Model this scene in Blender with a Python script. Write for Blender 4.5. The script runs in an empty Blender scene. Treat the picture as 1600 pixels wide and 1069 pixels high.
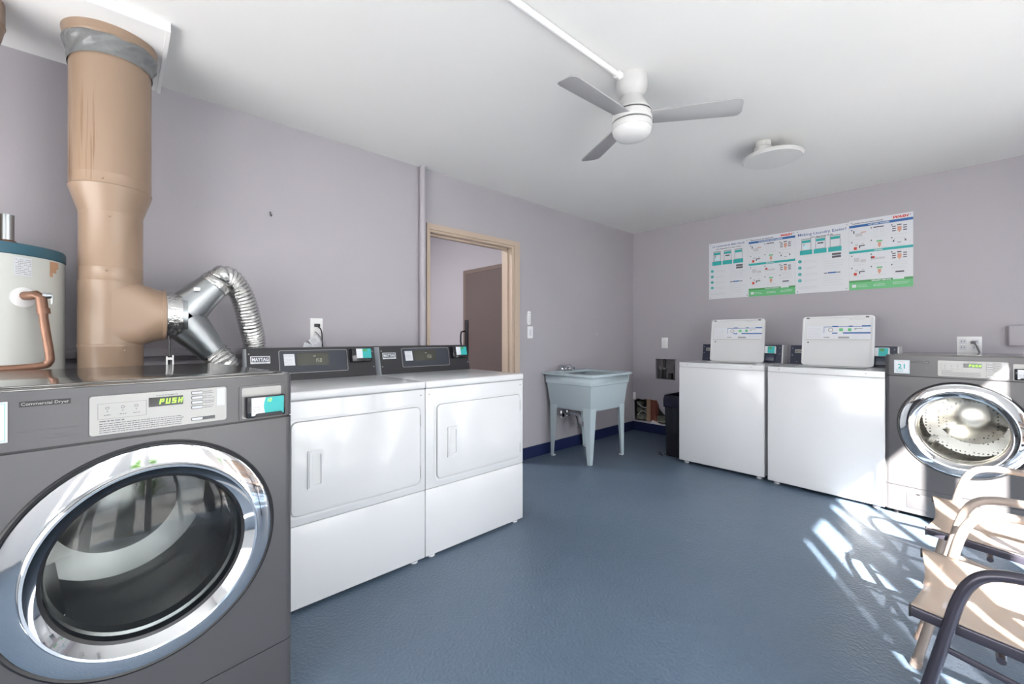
import bpy, bmesh, math, random
from mathutils import Vector, Matrix
random.seed(7)
PI = math.pi
SC = bpy.context.scene
C = SC.collection

# ------------------------------------------------------------------ camera, sky, sun, exposure
CAM_H = 1.14
cd = bpy.data.cameras.new('camera')
cam = bpy.data.objects.new('camera', cd)
C.objects.link(cam)
cam.location = (0, 0, CAM_H)
cam.rotation_euler = (PI / 2, 0, math.radians(47))
cd.sensor_width = 36.0
cd.lens = 36.0 * 660 / 1600
cd.shift_y = -7.5 / 1600
cd.clip_start = 0.02
SC.camera = cam

SC.view_settings.view_transform = 'Standard'
SC.view_settings.look = 'None'
SC.view_settings.gamma = 1
SC.view_settings.use_curve_mapping = False
SC.view_settings.exposure = 1.78

world = bpy.data.worlds.new('sky')
SC.world = world
world.use_nodes = True
wn = world.node_tree
wn.nodes.clear()
_o = wn.nodes.new('ShaderNodeOutputWorld')
_b = wn.nodes.new('ShaderNodeBackground')
_tc = wn.nodes.new('ShaderNodeTexCoord')
_sx = wn.nodes.new('ShaderNodeSeparateXYZ')
_cr = wn.nodes.new('ShaderNodeValToRGB')
wn.links.new(_tc.outputs['Generated'], _sx.inputs[0])
wn.links.new(_sx.outputs['Z'], _cr.inputs[0])
wn.links.new(_cr.outputs[0], _b.inputs[0])
wn.links.new(_b.outputs[0], _o.inputs[0])
_cr.color_ramp.elements[0].position = 0.0
_cr.color_ramp.elements[0].color = (1.0, 0.985, 0.965, 1)
_cr.color_ramp.elements[1].position = 0.7
_cr.color_ramp.elements[1].color = (0.80, 0.88, 1.0, 1)
_b.inputs['Strength'].default_value = 2.6

sl = bpy.data.lights.new('sun', 'SUN')
sl.energy = 20
sl.angle = math.radians(0.6)
sl.color = (1.0, 0.95, 0.88)
sun = bpy.data.objects.new('sun', sl)
C.objects.link(sun)
sun.location = (4, -5, 5)
sun.rotation_euler = Vector((-0.5, 0.87, -0.637)).to_track_quat('-Z', 'Y').to_euler()

WX, BY, CZ, RX, NY = -2.80, 4.66, 2.42, 1.05, -1.35     # left wall, back wall, ceiling, right wall, rear wall

pl = bpy.data.lights.new('window_portal', 'AREA')       # sampling portal for the sky in the glazed wall
pl.shape = 'RECTANGLE'
pl.size = 2.5
pl.size_y = 2.28
pl.cycles.is_portal = True
po = bpy.data.objects.new('window_portal', pl)
C.objects.link(po)
po.location = (RX + 0.2, 0.90, 1.14)
po.rotation_euler = Vector((-1, 0, 0)).to_track_quat('-Z', 'Z').to_euler()
def portal(loc, d, sx, sy):
    l_ = bpy.data.lights.new('window_portal', 'AREA'); l_.shape = 'RECTANGLE'; l_.size = sx; l_.size_y = sy; l_.cycles.is_portal = True
    o_ = bpy.data.objects.new('window_portal', l_); C.objects.link(o_); o_.location = loc
    o_.rotation_euler = Vector(d).to_track_quat('-Z', 'Z').to_euler()
portal((RX + .2, 3.34, 1.14), (-1, 0, 0), .45, 2.28)
portal((-1.1, NY - .15, 1.1), (0, 1, 0), 2.65, 1.35)

# ------------------------------------------------------------------ materials
def rgb(r, g, b):
    f = lambda c: (c / 255 / 12.92) if c / 255 <= 0.04045 else ((c / 255 + 0.055) / 1.055) ** 2.4
    return (f(r), f(g), f(b), 1)

def mat(name, col, rough=0.5, metal=0.0, var=0.0, vscale=3.0, bump=0.0, bscale=60.0, emit=None, estr=0.0, coat=0.0, spec=0.5, bdist=0.002):
    m = bpy.data.materials.new(name)
    m.use_nodes = True
    n = m.node_tree
    p = n.nodes['Principled BSDF']
    p.inputs['Base Color'].default_value = col
    p.inputs['Roughness'].default_value = rough
    p.inputs['Metallic'].default_value = metal
    p.inputs['Coat Weight'].default_value = coat
    p.inputs['Coat Roughness'].default_value = 0.06
    p.inputs['Specular IOR Level'].default_value = spec
    if emit:
        p.inputs['Emission Color'].default_value = emit
        p.inputs['Emission Strength'].default_value = estr
    tc = n.nodes.new('ShaderNodeTexCoord')
    if var > 0:
        t = n.nodes.new('ShaderNodeTexNoise')
        t.inputs['Scale'].default_value = vscale
        t.inputs['Detail'].default_value = 5
        n.links.new(tc.outputs['Object'], t.inputs['Vector'])
        mx = n.nodes.new('ShaderNodeMix')
        mx.data_type = 'RGBA'
        mx.inputs['A'].default_value = [c * (1 - var) for c in col[:3]] + [1]
        mx.inputs['B'].default_value = [min(1, c * (1 + var)) for c in col[:3]] + [1]
        n.links.new(t.outputs['Fac'], mx.inputs['Factor'])
        n.links.new(mx.outputs['Result'], p.inputs['Base Color'])
    if bump > 0:
        t2 = n.nodes.new('ShaderNodeTexNoise')
        t2.inputs['Scale'].default_value = bscale
        t2.inputs['Detail'].default_value = 4
        n.links.new(tc.outputs['Object'], t2.inputs['Vector'])
        bp = n.nodes.new('ShaderNodeBump')
        bp.inputs['Strength'].default_value = bump
        bp.inputs['Distance'].default_value = bdist
        n.links.new(t2.outputs['Fac'], bp.inputs['Height'])
        n.links.new(bp.outputs[0], p.inputs['Normal'])
    return m

M = {}
M['wall'] = mat('lavender_paint', (0.405, 0.386, 0.42, 1), 0.55, var=0.05, vscale=1.6, bump=0.35, bscale=55, spec=0.35)
M['ceil'] = mat('ceiling_paint', (0.77, 0.77, 0.765, 1), 0.6, var=0.01, vscale=2, bump=0.15, bscale=30, spec=0.3)
M['white_trim'] = mat('white_trim_paint', (0.84, 0.84, 0.84, 1), 0.5, var=0.02)
M['navy'] = mat('navy_baseboard_paint', rgb(28, 38, 78), 0.35, var=0.15, vscale=12, bump=0.2)
M['beige_trim'] = mat('beige_door_trim', (0.50, 0.40, 0.315, 1), 0.4, var=0.05)
M['door'] = mat('mauve_brown_door', (0.115, 0.085, 0.080, 1), 0.4, var=0.04)
M['enamel'] = mat('white_enamel', (0.655, 0.665, 0.68, 1), 0.22, var=0.01, coat=0.3)
M['enamel_in'] = mat('white_enamel_matte', (0.64, 0.65, 0.65, 1), 0.4, var=0.01)
M['gap'] = mat('dark_seam', (0.10, 0.10, 0.105, 1), 0.7, var=0.05)
M['seam'] = mat('grey_seam', (0.33, 0.335, 0.34, 1), 0.6, var=0.05)
M['graym'] = mat('grey_metallic_paint', (0.092, 0.090, 0.096, 1), 0.30, metal=0.25, var=0.03, vscale=2, spec=0.5)
M['graytop'] = mat('grey_glossy_top', (0.17, 0.166, 0.158, 1), 0.10, metal=0.6, var=0.02)
M['black'] = mat('black_plastic', (0.012, 0.012, 0.014, 1), 0.35, var=0.1)
M['blackgl'] = mat('black_gloss', (0.010, 0.010, 0.014, 1), 0.12, var=0.1)
M['console'] = mat('charcoal_console', (0.026, 0.026, 0.030, 1), 0.45, var=0.05, spec=0.3)
M['consolep'] = mat('slate_console_panel', (0.036, 0.041, 0.055, 1), 0.4, var=0.03, spec=0.3)
M['navyc'] = mat('navy_console', (0.016, 0.022, 0.05, 1), 0.35, var=0.05)
M['cheek'] = mat('pale_console_side', (0.66, 0.70, 0.75, 1), 0.35, var=0.02)
M['chrome'] = mat('chrome', (0.74, 0.75, 0.77, 1), 0.05, metal=1.0, var=0.01)
M['steel'] = mat('stainless_drum', (0.62, 0.60, 0.57, 1), 0.22, metal=1.0, var=0.05, vscale=6)
M['galv'] = mat('galvanised_steel', (0.40, 0.425, 0.44, 1), 0.36, metal=1.0, var=0.12, vscale=5)
M['foil'] = mat('foil', (0.60, 0.60, 0.59, 1), 0.18, metal=1.0, var=0.05, bump=0.9, bscale=70, bdist=0.006)
M['duct'] = mat('tan_duct_paint', (0.30, 0.21, 0.15, 1), 0.35, var=0.05, vscale=2, bump=0.12, bscale=30)
M['tape'] = mat('grey_duct_tape', (0.17, 0.175, 0.18, 1), 0.3, var=0.15, vscale=15, bump=1.0, bscale=18, bdist=0.01, coat=0.2)
M['teal'] = mat('teal_print', rgb(38, 165, 165), 0.4, var=0.02)
M['tealrim'] = mat('teal_tank_rim', rgb(52, 92, 108), 0.4, var=0.1, vscale=20)
M['tank'] = mat('tank_cream_enamel', (0.58, 0.60, 0.575, 1), 0.25, var=0.04)
M['copper'] = mat('aged_copper', (0.20, 0.105, 0.07, 1), 0.45, metal=0.5, var=0.35, vscale=18)
M['green_txt'] = mat('green_led', (0.2, 0.7, 0.05, 1), 0.5, emit=(0.45, 0.95, 0.08, 1), estr=0.35)
M['lcd'] = mat('olive_lcd', (0.045, 0.047, 0.035, 1), 0.2, var=0.03)
M['lcd_txt'] = mat('lcd_digits', (0.42, 0.42, 0.33, 1), 0.4, var=0.02)
M['panel_si'] = mat('silver_panel', (0.34, 0.34, 0.33, 1), 0.3, metal=0.15, var=0.02)
M['panel_si2'] = mat('pale_button', (0.48, 0.49, 0.52, 1), 0.3, var=0.02)
M['ink'] = mat('dark_print', (0.08, 0.08, 0.10, 1), 0.5, var=0.02)
M['inkg'] = mat('grey_print', (0.30, 0.30, 0.31, 1), 0.5, var=0.02)
M['inkl'] = mat('light_grey_print', (0.52, 0.52, 0.55, 1), 0.5, var=0.02)
M['white'] = mat('white_plastic', (0.80, 0.80, 0.81, 1), 0.35, var=0.01)
M['paper'] = mat('white_paper', (0.64, 0.66, 0.70, 1), 0.45, var=0.01)
M['blue'] = mat('blue_print', rgb(40, 96, 160), 0.4, var=0.02)
M['blue2'] = mat('slate_blue_print', rgb(95, 112, 160), 0.4, var=0.02)
M['red'] = mat('red_print', rgb(205, 60, 50), 0.4, var=0.02)
M['green'] = mat('green_print', rgb(98, 180, 120), 0.4, var=0.02)
M['greend'] = mat('deep_green_print', rgb(70, 145, 85), 0.4, var=0.02)
M['skin'] = mat('tan_print', rgb(205, 150, 130), 0.4, var=0.05)
M['pale'] = mat('pale_blue_print', rgb(190, 225, 232), 0.4, var=0.02)
M['sink'] = mat('pale_blue_plastic', (0.44, 0.52, 0.56, 1), 0.38, var=0.03)
M['bag'] = mat('black_bin_plastic', (0.006, 0.006, 0.018, 1), 0.4, var=0.1, bump=0.8, bscale=30, bdist=0.01, spec=0.3)
M['wood'] = mat('pale_stud_wood', (0.42, 0.27, 0.18, 1), 0.7, var=0.2, vscale=10)
M['redwood'] = mat('red_brown_wood', (0.20, 0.06, 0.04, 1), 0.7, var=0.3, vscale=12)
M['stone'] = mat('mossy_block', (0.14, 0.15, 0.12, 1), 0.9, var=0.6, vscale=14, bump=1, bscale=25, bdist=0.01)
M['cavity'] = mat('dark_cavity', (0.015, 0.014, 0.013, 1), 0.9, var=0.4, vscale=20)
M['cavity2'] = mat('grey_cavity', (0.16, 0.15, 0.165, 1), 0.8, var=0.2, vscale=20)
M['fan'] = mat('fan_white', (0.55, 0.55, 0.55, 1), 0.4, var=0.01)
M['blade'] = mat('fan_blade_grey', (0.34, 0.34, 0.35, 1), 0.35, var=0.02)
M['opal'] = mat('opal_diffuser', (0.62, 0.62, 0.62, 1), 0.5, var=0.005)
M['frame_tan'] = mat('tan_metal_tube', (0.27, 0.225, 0.20, 1), 0.35, metal=0.25, var=0.05)
M['frame_shaded'] = mat('shaded_metal_tube', (0.045, 0.042, 0.058, 1), 0.25, metal=0.35, var=0.08)  # same tube as the tan one, shade put into its colour
M['sling'] = mat('beige_mesh_sling', (0.50, 0.41, 0.335, 1), 0.7, var=0.04)
def open_weave(m, frac, tint):
    n = m.node_tree; p = n.nodes['Principled BSDF']; o = n.nodes['Material Output']
    mix = n.nodes.new('ShaderNodeMixShader'); tr = n.nodes.new('ShaderNodeBsdfTransparent')
    mix.inputs[0].default_value = frac; tr.inputs[0].default_value = tint
    n.links.new(p.outputs[0], mix.inputs[1]); n.links.new(tr.outputs[0], mix.inputs[2]); n.links.new(mix.outputs[0], o.inputs[0])
open_weave(M['sling'], 0.45, (1.0, 0.93, 0.90, 1))
M['zip'] = mat('grey_cord', (0.16, 0.16, 0.17, 1), 0.5, var=0.03)
M['concrete'] = mat('outside_concrete', (0.34, 0.336, 0.325, 1), 0.8, var=0.15, vscale=4)
M['leaf'] = mat('green_leaf', (0.10, 0.20, 0.045, 1), 0.45, var=0.4, vscale=3)
M['stucco'] = mat('white_stucco', (0.82, 0.82, 0.82, 1), 0.8, var=0.05, bump=0.3)

def floor_material():
    m = mat('blue_floor_paint', (0.080, 0.125, 0.185, 1), 0.33, bump=0.0, spec=0.45)
    n = m.node_tree; p = n.nodes['Principled BSDF']
    tc = n.nodes.new('ShaderNodeTexCoord')
    t = n.nodes.new('ShaderNodeTexNoise'); t.inputs['Scale'].default_value = 1.3; t.inputs['Detail'].default_value = 6
    n.links.new(tc.outputs['Object'], t.inputs['Vector'])
    r = n.nodes.new('ShaderNodeValToRGB')
    r.color_ramp.elements[0].position = 0.3; r.color_ramp.elements[0].color = (0.088, 0.128, 0.180, 1)
    r.color_ramp.elements[1].position = 0.75; r.color_ramp.elements[1].color = (0.112, 0.155, 0.212, 1)
    n.links.new(t.outputs['Fac'], r.inputs[0])
    # scuffs: small pale and dark spots with a shape of their own
    v = n.nodes.new('ShaderNodeTexVoronoi'); v.inputs['Scale'].default_value = 3.2
    n.links.new(tc.outputs['Object'], v.inputs['Vector'])
    r2 = n.nodes.new('ShaderNodeValToRGB')
    r2.color_ramp.elements[0].position = 0.0; r2.color_ramp.elements[0].color = (1, 1, 1, 1)
    r2.color_ramp.elements[1].position = 0.045; r2.color_ramp.elements[1].color = (0, 0, 0, 1)
    n.links.new(v.outputs['Distance'], r2.inputs[0])
    tn = n.nodes.new('ShaderNodeTexNoise'); tn.inputs['Scale'].default_value = 45; tn.inputs['Detail'].default_value = 3
    n.links.new(tc.outputs['Object'], tn.inputs['Vector'])
    mu = n.nodes.new('ShaderNodeMath'); mu.operation = 'MULTIPLY'
    n.links.new(r2.outputs[0], mu.inputs[0]); n.links.new(tn.outputs['Fac'], mu.inputs[1])
    mx = n.nodes.new('ShaderNodeMix'); mx.data_type = 'RGBA'
    n.links.new(mu.outputs[0], mx.inputs['Factor'])
    n.links.new(r.outputs[0], mx.inputs['A']); mx.inputs['B'].default_value = (0.26, 0.27, 0.27, 1)
    n.links.new(mx.outputs['Result'], p.inputs['Base Color'])
    b1 = n.nodes.new('ShaderNodeTexNoise'); b1.inputs['Scale'].default_value = 75; b1.inputs['Detail'].default_value = 3
    b2 = n.nodes.new('ShaderNodeTexNoise'); b2.inputs['Scale'].default_value = 2.2; b2.inputs['Detail'].default_value = 3
    n.links.new(tc.outputs['Object'], b1.inputs['Vector']); n.links.new(tc.outputs['Object'], b2.inputs['Vector'])
    bp = n.nodes.new('ShaderNodeBump'); bp.inputs['Strength'].default_value = 0.75; bp.inputs['Distance'].default_value = 0.006
    bq = n.nodes.new('ShaderNodeBump'); bq.inputs['Strength'].default_value = 0.5; bq.inputs['Distance'].default_value = 0.02
    n.links.new(b1.outputs['Fac'], bp.inputs['Height']); n.links.new(b2.outputs['Fac'], bq.inputs['Height'])
    n.links.new(bq.outputs[0], bp.inputs['Normal']); n.links.new(bp.outputs[0], p.inputs['Normal'])
    return m
M['floor'] = floor_material()

def glass_material(name, tint, gloss=0.25):
    m = bpy.data.materials.new(name); m.use_nodes = True
    n = m.node_tree; n.nodes.clear()
    o = n.nodes.new('ShaderNodeOutputMaterial'); mix = n.nodes.new('ShaderNodeMixShader')
    tr = n.nodes.new('ShaderNodeBsdfTransparent'); gl = n.nodes.new('ShaderNodeBsdfGlossy')
    tr.inputs[0].default_value = tint; gl.inputs['Roughness'].default_value = 0.02
    gl.inputs['Color'].default_value = (0.95, 0.97, 1, 1)
    lw = n.nodes.new('ShaderNodeLayerWeight'); lw.inputs['Blend'].default_value = gloss
    n.links.new(lw.outputs['Fresnel'], mix.inputs[0])
    n.links.new(tr.outputs[0], mix.inputs[1]); n.links.new(gl.outputs[0], mix.inputs[2])
    n.links.new(mix.outputs[0], o.inputs[0])
    return m
M['glass'] = glass_material('smoked_door_glass', (0.72, 0.76, 0.76, 1), 0.27)
M['glass_c'] = glass_material('clear_door_glass', (0.93, 0.95, 0.95, 1), 0.25)
M['drum_dk'] = mat('dark_drum_metal', (0.30, 0.29, 0.28, 1), 0.25, metal=0.9, var=0.15, vscale=7)

def perforated_material():
    m = mat('perforated_drum_steel', (0.62, 0.60, 0.57, 1), 0.22, metal=1.0)
    n = m.node_tree; p = n.nodes['Principled BSDF']
    tc = n.nodes.new('ShaderNodeTexCoord')
    v = n.nodes.new('ShaderNodeTexVoronoi'); v.inputs['Scale'].default_value = 48; v.inputs['Randomness'].default_value = 0.15
    n.links.new(tc.outputs['Object'], v.inputs['Vector'])
    r = n.nodes.new('ShaderNodeValToRGB')
    r.color_ramp.elements[0].position = 0.2; r.color_ramp.elements[0].color = (0.10, 0.10, 0.10, 1)
    r.color_ramp.elements[1].position = 0.28; r.color_ramp.elements[1].color = (0.66, 0.64, 0.60, 1)
    n.links.new(v.outputs['Distance'], r.inputs[0]); n.links.new(r.outputs[0], p.inputs['Base Color'])
    return m
M['perf'] = perforated_material()

def rusty_duct_material():
    m = mat('tan_duct_rust_streaks', (0.30, 0.21, 0.15, 1), 0.35, bump=0.12, bscale=30)
    n = m.node_tree; p = n.nodes['Principled BSDF']
    tc = n.nodes.new('ShaderNodeTexCoord'); sp = n.nodes.new('ShaderNodeSeparateXYZ')
    n.links.new(tc.outputs['Object'], sp.inputs[0])
    mp = n.nodes.new('ShaderNodeMapping'); mp.inputs['Scale'].default_value = (30, 110, 3.0)
    n.links.new(tc.outputs['Object'], mp.inputs[0])
    t = n.nodes.new('ShaderNodeTexNoise'); t.inputs['Scale'].default_value = 1.0; t.inputs['Detail'].default_value = 4
    n.links.new(mp.outputs[0], t.inputs['Vector'])
    r = n.nodes.new('ShaderNodeValToRGB')
    r.color_ramp.elements[0].position = 0.52; r.color_ramp.elements[0].color = (0, 0, 0, 1)
    r.color_ramp.elements[1].position = 0.66; r.color_ramp.elements[1].color = (1, 1, 1, 1)
    n.links.new(t.outputs['Fac'], r.inputs[0])
    ym = n.nodes.new('ShaderNodeMapRange'); ym.inputs['From Min'].default_value = -0.055; ym.inputs['From Max'].default_value = -0.075
    n.links.new(sp.outputs['Y'], ym.inputs['Value'])
    zm = n.nodes.new('ShaderNodeMapRange'); zm.inputs['From Min'].default_value = 2.22; zm.inputs['From Max'].default_value = 1.85
    zm.inputs['To Min'].default_value = 0.0; zm.inputs['To Max'].default_value = 0.9
    n.links.new(sp.outputs['Z'], zm.inputs['Value'])
    a = n.nodes.new('ShaderNodeMath'); a.operation = 'MULTIPLY'; b = n.nodes.new('ShaderNodeMath'); b.operation = 'MULTIPLY'
    n.links.new(r.outputs[0], a.inputs[0]); n.links.new(ym.outputs[0], a.inputs[1])
    n.links.new(a.outputs[0], b.inputs[0]); n.links.new(zm.outputs[0], b.inputs[1])
    mx = n.nodes.new('ShaderNodeMix'); mx.data_type = 'RGBA'
    mx.inputs['A'].default_value = (0.30, 0.21, 0.15, 1); mx.inputs['B'].default_value = (0.12, 0.05, 0.015, 1)
    n.links.new(b.outputs[0], mx.inputs['Factor']); n.links.new(mx.outputs['Result'], p.inputs['Base Color'])
    return m
M['duct_rust'] = rusty_duct_material()

# ------------------------------------------------------------------ mesh helpers
class MB:
    def __init__(s):
        s.bm = bmesh.new()
    def add(s, tmp, mtx=None):
        if mtx is not None:
            tmp.transform(mtx)
        me = bpy.data.meshes.new('t'); tmp.to_mesh(me); tmp.free()
        s.bm.from_mesh(me); bpy.data.meshes.remove(me)
        return s
    def box(s, x0, y0, z0, x1, y1, z1, bev=0.0, seg=2, mtx=None):
        b = bmesh.new(); bmesh.ops.create_cube(b, size=1)
        for v in b.verts:
            v.co = Vector(((x0 + x1) / 2 + v.co.x * (x1 - x0), (y0 + y1) / 2 + v.co.y * (y1 - y0), (z0 + z1) / 2 + v.co.z * (z1 - z0)))
        if bev > 0:
            bmesh.ops.bevel(b, geom=b.edges[:], offset=bev, segments=seg, affect='EDGES', profile=0.5)
        return s.add(b, mtx)
    def lathe(s, prof, o=(0, 0, 0), axis=(0, 0, 1), seg=48, mtx=None):
        b = bmesh.new(); rings = []
        for r, h in prof:
            if r < 1e-6:
                rings.append([b.verts.new((0, 0, h))])
            else:
                rings.append([b.verts.new((r * math.cos(2 * PI * i / seg), r * math.sin(2 * PI * i / seg), h)) for i in range(seg)])
        for A, B in zip(rings, rings[1:]):
            for i in range(seg):
                j = (i + 1) % seg
                if len(A) == 1 and len(B) == 1: continue
                if len(A) == 1: b.faces.new((A[0], B[i], B[j]))
                elif len(B) == 1: b.faces.new((A[i], A[j], B[0]))
                else: b.faces.new((A[i], A[j], B[j], B[i]))
        q = Vector(axis).normalized().to_track_quat('Z', 'Y').to_matrix().to_4x4()
        b.transform(Matrix.Translation(Vector(o)) @ q)
        bmesh.ops.recalc_face_normals(b, faces=b.faces[:])
        return s.add(b, mtx)
    def cyl(s, p0, p1, r0, r1=None, seg=24, cap=True, mtx=None):
        p0, p1 = Vector(p0), Vector(p1); r1 = r0 if r1 is None else r1
        L = (p1 - p0).length
        pr = [(r0, 0), (r1, L)]
        if cap: pr = [(0, 0)] + pr + [(0, L)]
        return s.lathe(pr, p0, p1 - p0, seg, mtx)
    def tube(s, pts, r, seg=12, cap=True, mtx=None):
        pts = [Vector(p) for p in pts]; n = len(pts)
        rr = r if isinstance(r, (list, tuple)) else [r] * n
        b = bmesh.new(); rings = []; up = None
        for i, p in enumerate(pts):
            t = (pts[min(i + 1, n - 1)] - pts[max(i - 1, 0)]).normalized()
            if up is None:
                up = t.orthogonal().normalized()
            up = (up - t * up.dot(t)).normalized()
            sd = t.cross(up)
            rings.append([b.verts.new(p + (up * math.cos(2 * PI * k / seg) + sd * math.sin(2 * PI * k / seg)) * rr[i]) for k in range(seg)])
        for A, B in zip(rings, rings[1:]):
            for k in range(seg):
                j = (k + 1) % seg
                b.faces.new((A[k], A[j], B[j], B[k]))
        if cap:
            b.faces.new(rings[0][::-1]); b.faces.new(rings[-1])
        bmesh.ops.recalc_face_normals(b, faces=b.faces[:])
        return s.add(b, mtx)
    def prism(s, poly, a0, a1, axis='z', bev=0.0, mtx=None):
        """poly of 2D points extruded along axis: z -> (x,y), x -> (y,z), y -> (x,z)"""
        b = bmesh.new()
        f = {'z': lambda p, a: (p[0], p[1], a), 'x': lambda p, a: (a, p[0], p[1]), 'y': lambda p, a: (p[0], a, p[1])}[axis]
        A = [b.verts.new(f(p, a0)) for p in poly]; B = [b.verts.new(f(p, a1)) for p in poly]
        n = len(poly)
        b.faces.new(A); b.faces.new(B[::-1])
        for i in range(n):
            j = (i + 1) % n
            b.faces.new((A[i], B[i], B[j], A[j]))
        bmesh.ops.recalc_face_normals(b, faces=b.faces[:])
        if bev > 0:
            bmesh.ops.bevel(b, geom=b.edges[:], offset=bev, segments=2, affect='EDGES', profile=0.5)
        return s.add(b, mtx)
    def quad(s, *p):
        b = bmesh.new(); b.faces.new([b.verts.new(q) for q in p]); return s.add(b)
    def grid(s, fn, nu, nv, mtx=None):
        b = bmesh.new()
        V = [[b.verts.new(fn(i / nu, j / nv)) for j in range(nv + 1)] for i in range(nu + 1)]
        for i in range(nu):
            for j in range(nv):
                b.faces.new((V[i][j], V[i + 1][j], V[i + 1][j + 1], V[i][j + 1]))
        return s.add(b, mtx)
    def build(s, name, m, parent=None, smooth=True, solid=0.0, label=None):
        me = bpy.data.meshes.new(name); s.bm.to_mesh(me); s.bm.free()
        me.materials.append(m)
        if smooth:
            for p in me.polygons: p.use_smooth = True
            try: me.set_sharp_from_angle(angle=math.radians(35))
            except Exception: pass
        o = bpy.data.objects.new(name, me); C.objects.link(o)
        if parent: o.parent = parent
        if solid:
            md = o.modifiers.new('solid', 'SOLIDIFY'); md.thickness = solid; md.offset = 0
        if label: o['label'] = label
        return o

def rrect(x0, z0, x1, z1, r, n=5):
    out = []
    for cx, cz, a in ((x1 - r, z1 - r, 0), (x0 + r, z1 - r, 90), (x0 + r, z0 + r, 180), (x1 - r, z0 + r, 270)):
        for i in range(n + 1):
            t = math.radians(a + 90 * i / n)
            out.append((cx + r * math.cos(t), cz + r * math.sin(t)))
    return out

def circ(cx, cz, r, n=64):
    return [(cx + r * math.cos(2 * PI * i / n), cz + r * math.sin(2 * PI * i / n)) for i in range(n)]

def holed(loops, t):
    """flat plate with holes, in local XY centred on z=0, thickness t; returns a bmesh"""
    cu = bpy.data.curves.new('tmp', 'CURVE'); cu.dimensions = '2D'; cu.fill_mode = 'BOTH'; cu.extrude = t / 2
    for lp in loops:
        sp = cu.splines.new('POLY'); sp.points.add(len(lp) - 1); sp.use_cyclic_u = True
        for q, p in zip(sp.points, lp): q.co = (p[0], p[1], 0, 1)
    ob = bpy.data.objects.new('tmp', cu); C.objects.link(ob)
    bpy.context.view_layer.update()
    me = bpy.data.meshes.new_from_object(ob.evaluated_get(bpy.context.evaluated_depsgraph_get()))
    b = bmesh.new(); b.from_mesh(me)
    bpy.data.objects.remove(ob); bpy.data.curves.remove(cu); bpy.data.meshes.remove(me)
    return b

R_XZ = Matrix.Rotation(PI / 2, 4, 'X')                     # local XY plate -> standing in XZ, facing -Y
def text_bm(s, h, x, z, y, align='LEFT', width=None, shear=0.0, bold=0.0):
    """lettering standing in the XZ plane facing -Y; h = cap height"""
    cu = bpy.data.curves.new('tmp', 'FONT'); cu.body = s; cu.size = h / 0.7; cu.extrude = 0.0002; cu.shear = shear
    cu.resolution_u = 2; cu.offset = bold
    ob = bpy.data.objects.new('tmp', cu); C.objects.link(ob)
    bpy.context.view_layer.update()
    me = bpy.data.meshes.new_from_object(ob.evaluated_get(bpy.context.evaluated_depsgraph_get()))
    b = bmesh.new(); b.from_mesh(me)
    bpy.data.objects.remove(ob); bpy.data.curves.remove(cu); bpy.data.meshes.remove(me)
    if not b.verts: return b
    xs = [v.co.x for v in b.verts]; a0, a1 = min(xs), max(xs)
    k = (width / (a1 - a0)) if width else 1.0
    off = {'LEFT': 0, 'CENTER': -(a1 - a0) * k / 2, 'RIGHT': -(a1 - a0) * k}[align]
    for v in b.verts: v.co.x = (v.co.x - a0) * k + off
    b.transform(Matrix.Translation((x, y, z)) @ R_XZ)
    return b

def lines(mb, x0, x1, zs, y, h=0.0016, gap=0.12, ragged=0.25):
    """rows of unreadable small print as tiny dashes"""
    for z in zs:
        x = x0; end = x1 - random.random() * ragged * (x1 - x0)
        while x < end:
            w = h * random.uniform(1.5, 6)
            mb.box(x, y - 0.0003, z, min(x + w, end), y, z + h)
            x += w + h * 0.9

SEG = {'P': 'abefg', 'U': 'bcdef', 'S': 'acdfg', 'H': 'bcefg', '1': 'bc', '5': 'acdfg', '0': 'abcdef', '2': 'abged', '7': 'abc'}
def seven(mb, s, x, z, h, y, w=None, t=None, sl=0.15):
    w = w or h * 0.55; t = t or h * 0.13
    for ch in s:
        if ch != ' ':
            for g in SEG[ch]:
                r = {'a': (0, h - t, w, h), 'g': (0, h / 2 - t / 2, w, h / 2 + t / 2), 'd': (0, 0, w, t), 'f': (0, h / 2, t, h), 'b': (w - t, h / 2, w, h),
                     'e': (0, 0, t, h / 2), 'c': (w - t, 0, w, h / 2)}[g]
                k = sl
                pts = [(x + a + k * b_, z + b_) for a, b_ in ((r[0], r[1]), (r[2], r[1]), (r[2], r[3]), (r[0], r[3]))]
                mb.prism(pts, y - 0.0004, y, 'y')
        x += w * 1.45

def tag(o, label=None, cat=None, group=None, kind=None):
    if label: o['label'] = label
    if cat: o['category'] = cat
    if group: o['group'] = group
    if kind: o['kind'] = kind
    return o
def empty(name, loc, rz=0.0):
    o = bpy.data.objects.new(name, None); C.objects.link(o); o.location = loc; o.rotation_euler = (0, 0, rz)
    o.empty_display_size = 0.1
    return o
def copy_tree(o, parent=None):
    c = o.copy(); C.objects.link(c); c.parent = parent
    for ch in list(o.children): copy_tree(ch, c)
    return c
def struct(mb, name, m, smooth=False):
    return tag(mb.build(name, m, None, smooth), kind='structure')

# ------------------------------------------------------------------ the room
struct(MB().box(WX - 3.2, NY - 0.1, -0.1, RX + 0.12, BY + 0.1, 0.0), 'floor', M['floor'])
struct(MB().box(WX - 0.14, NY - 0.1, CZ, RX + 0.12, BY + 0.16, CZ + 0.1), 'ceiling', M['ceil'])
struct(MB().box(WX - 3.3, 0.3, CZ + 0.5, WX - 0.04, 3.5, CZ + 0.6), 'ceiling_hall', M['ceil'])
struct(MB().box(WX - 0.14, 0.3, CZ + 0.1, WX - 0.04, 3.5, CZ + 0.5), 'wall_hall_upper', M['wall'])
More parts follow.
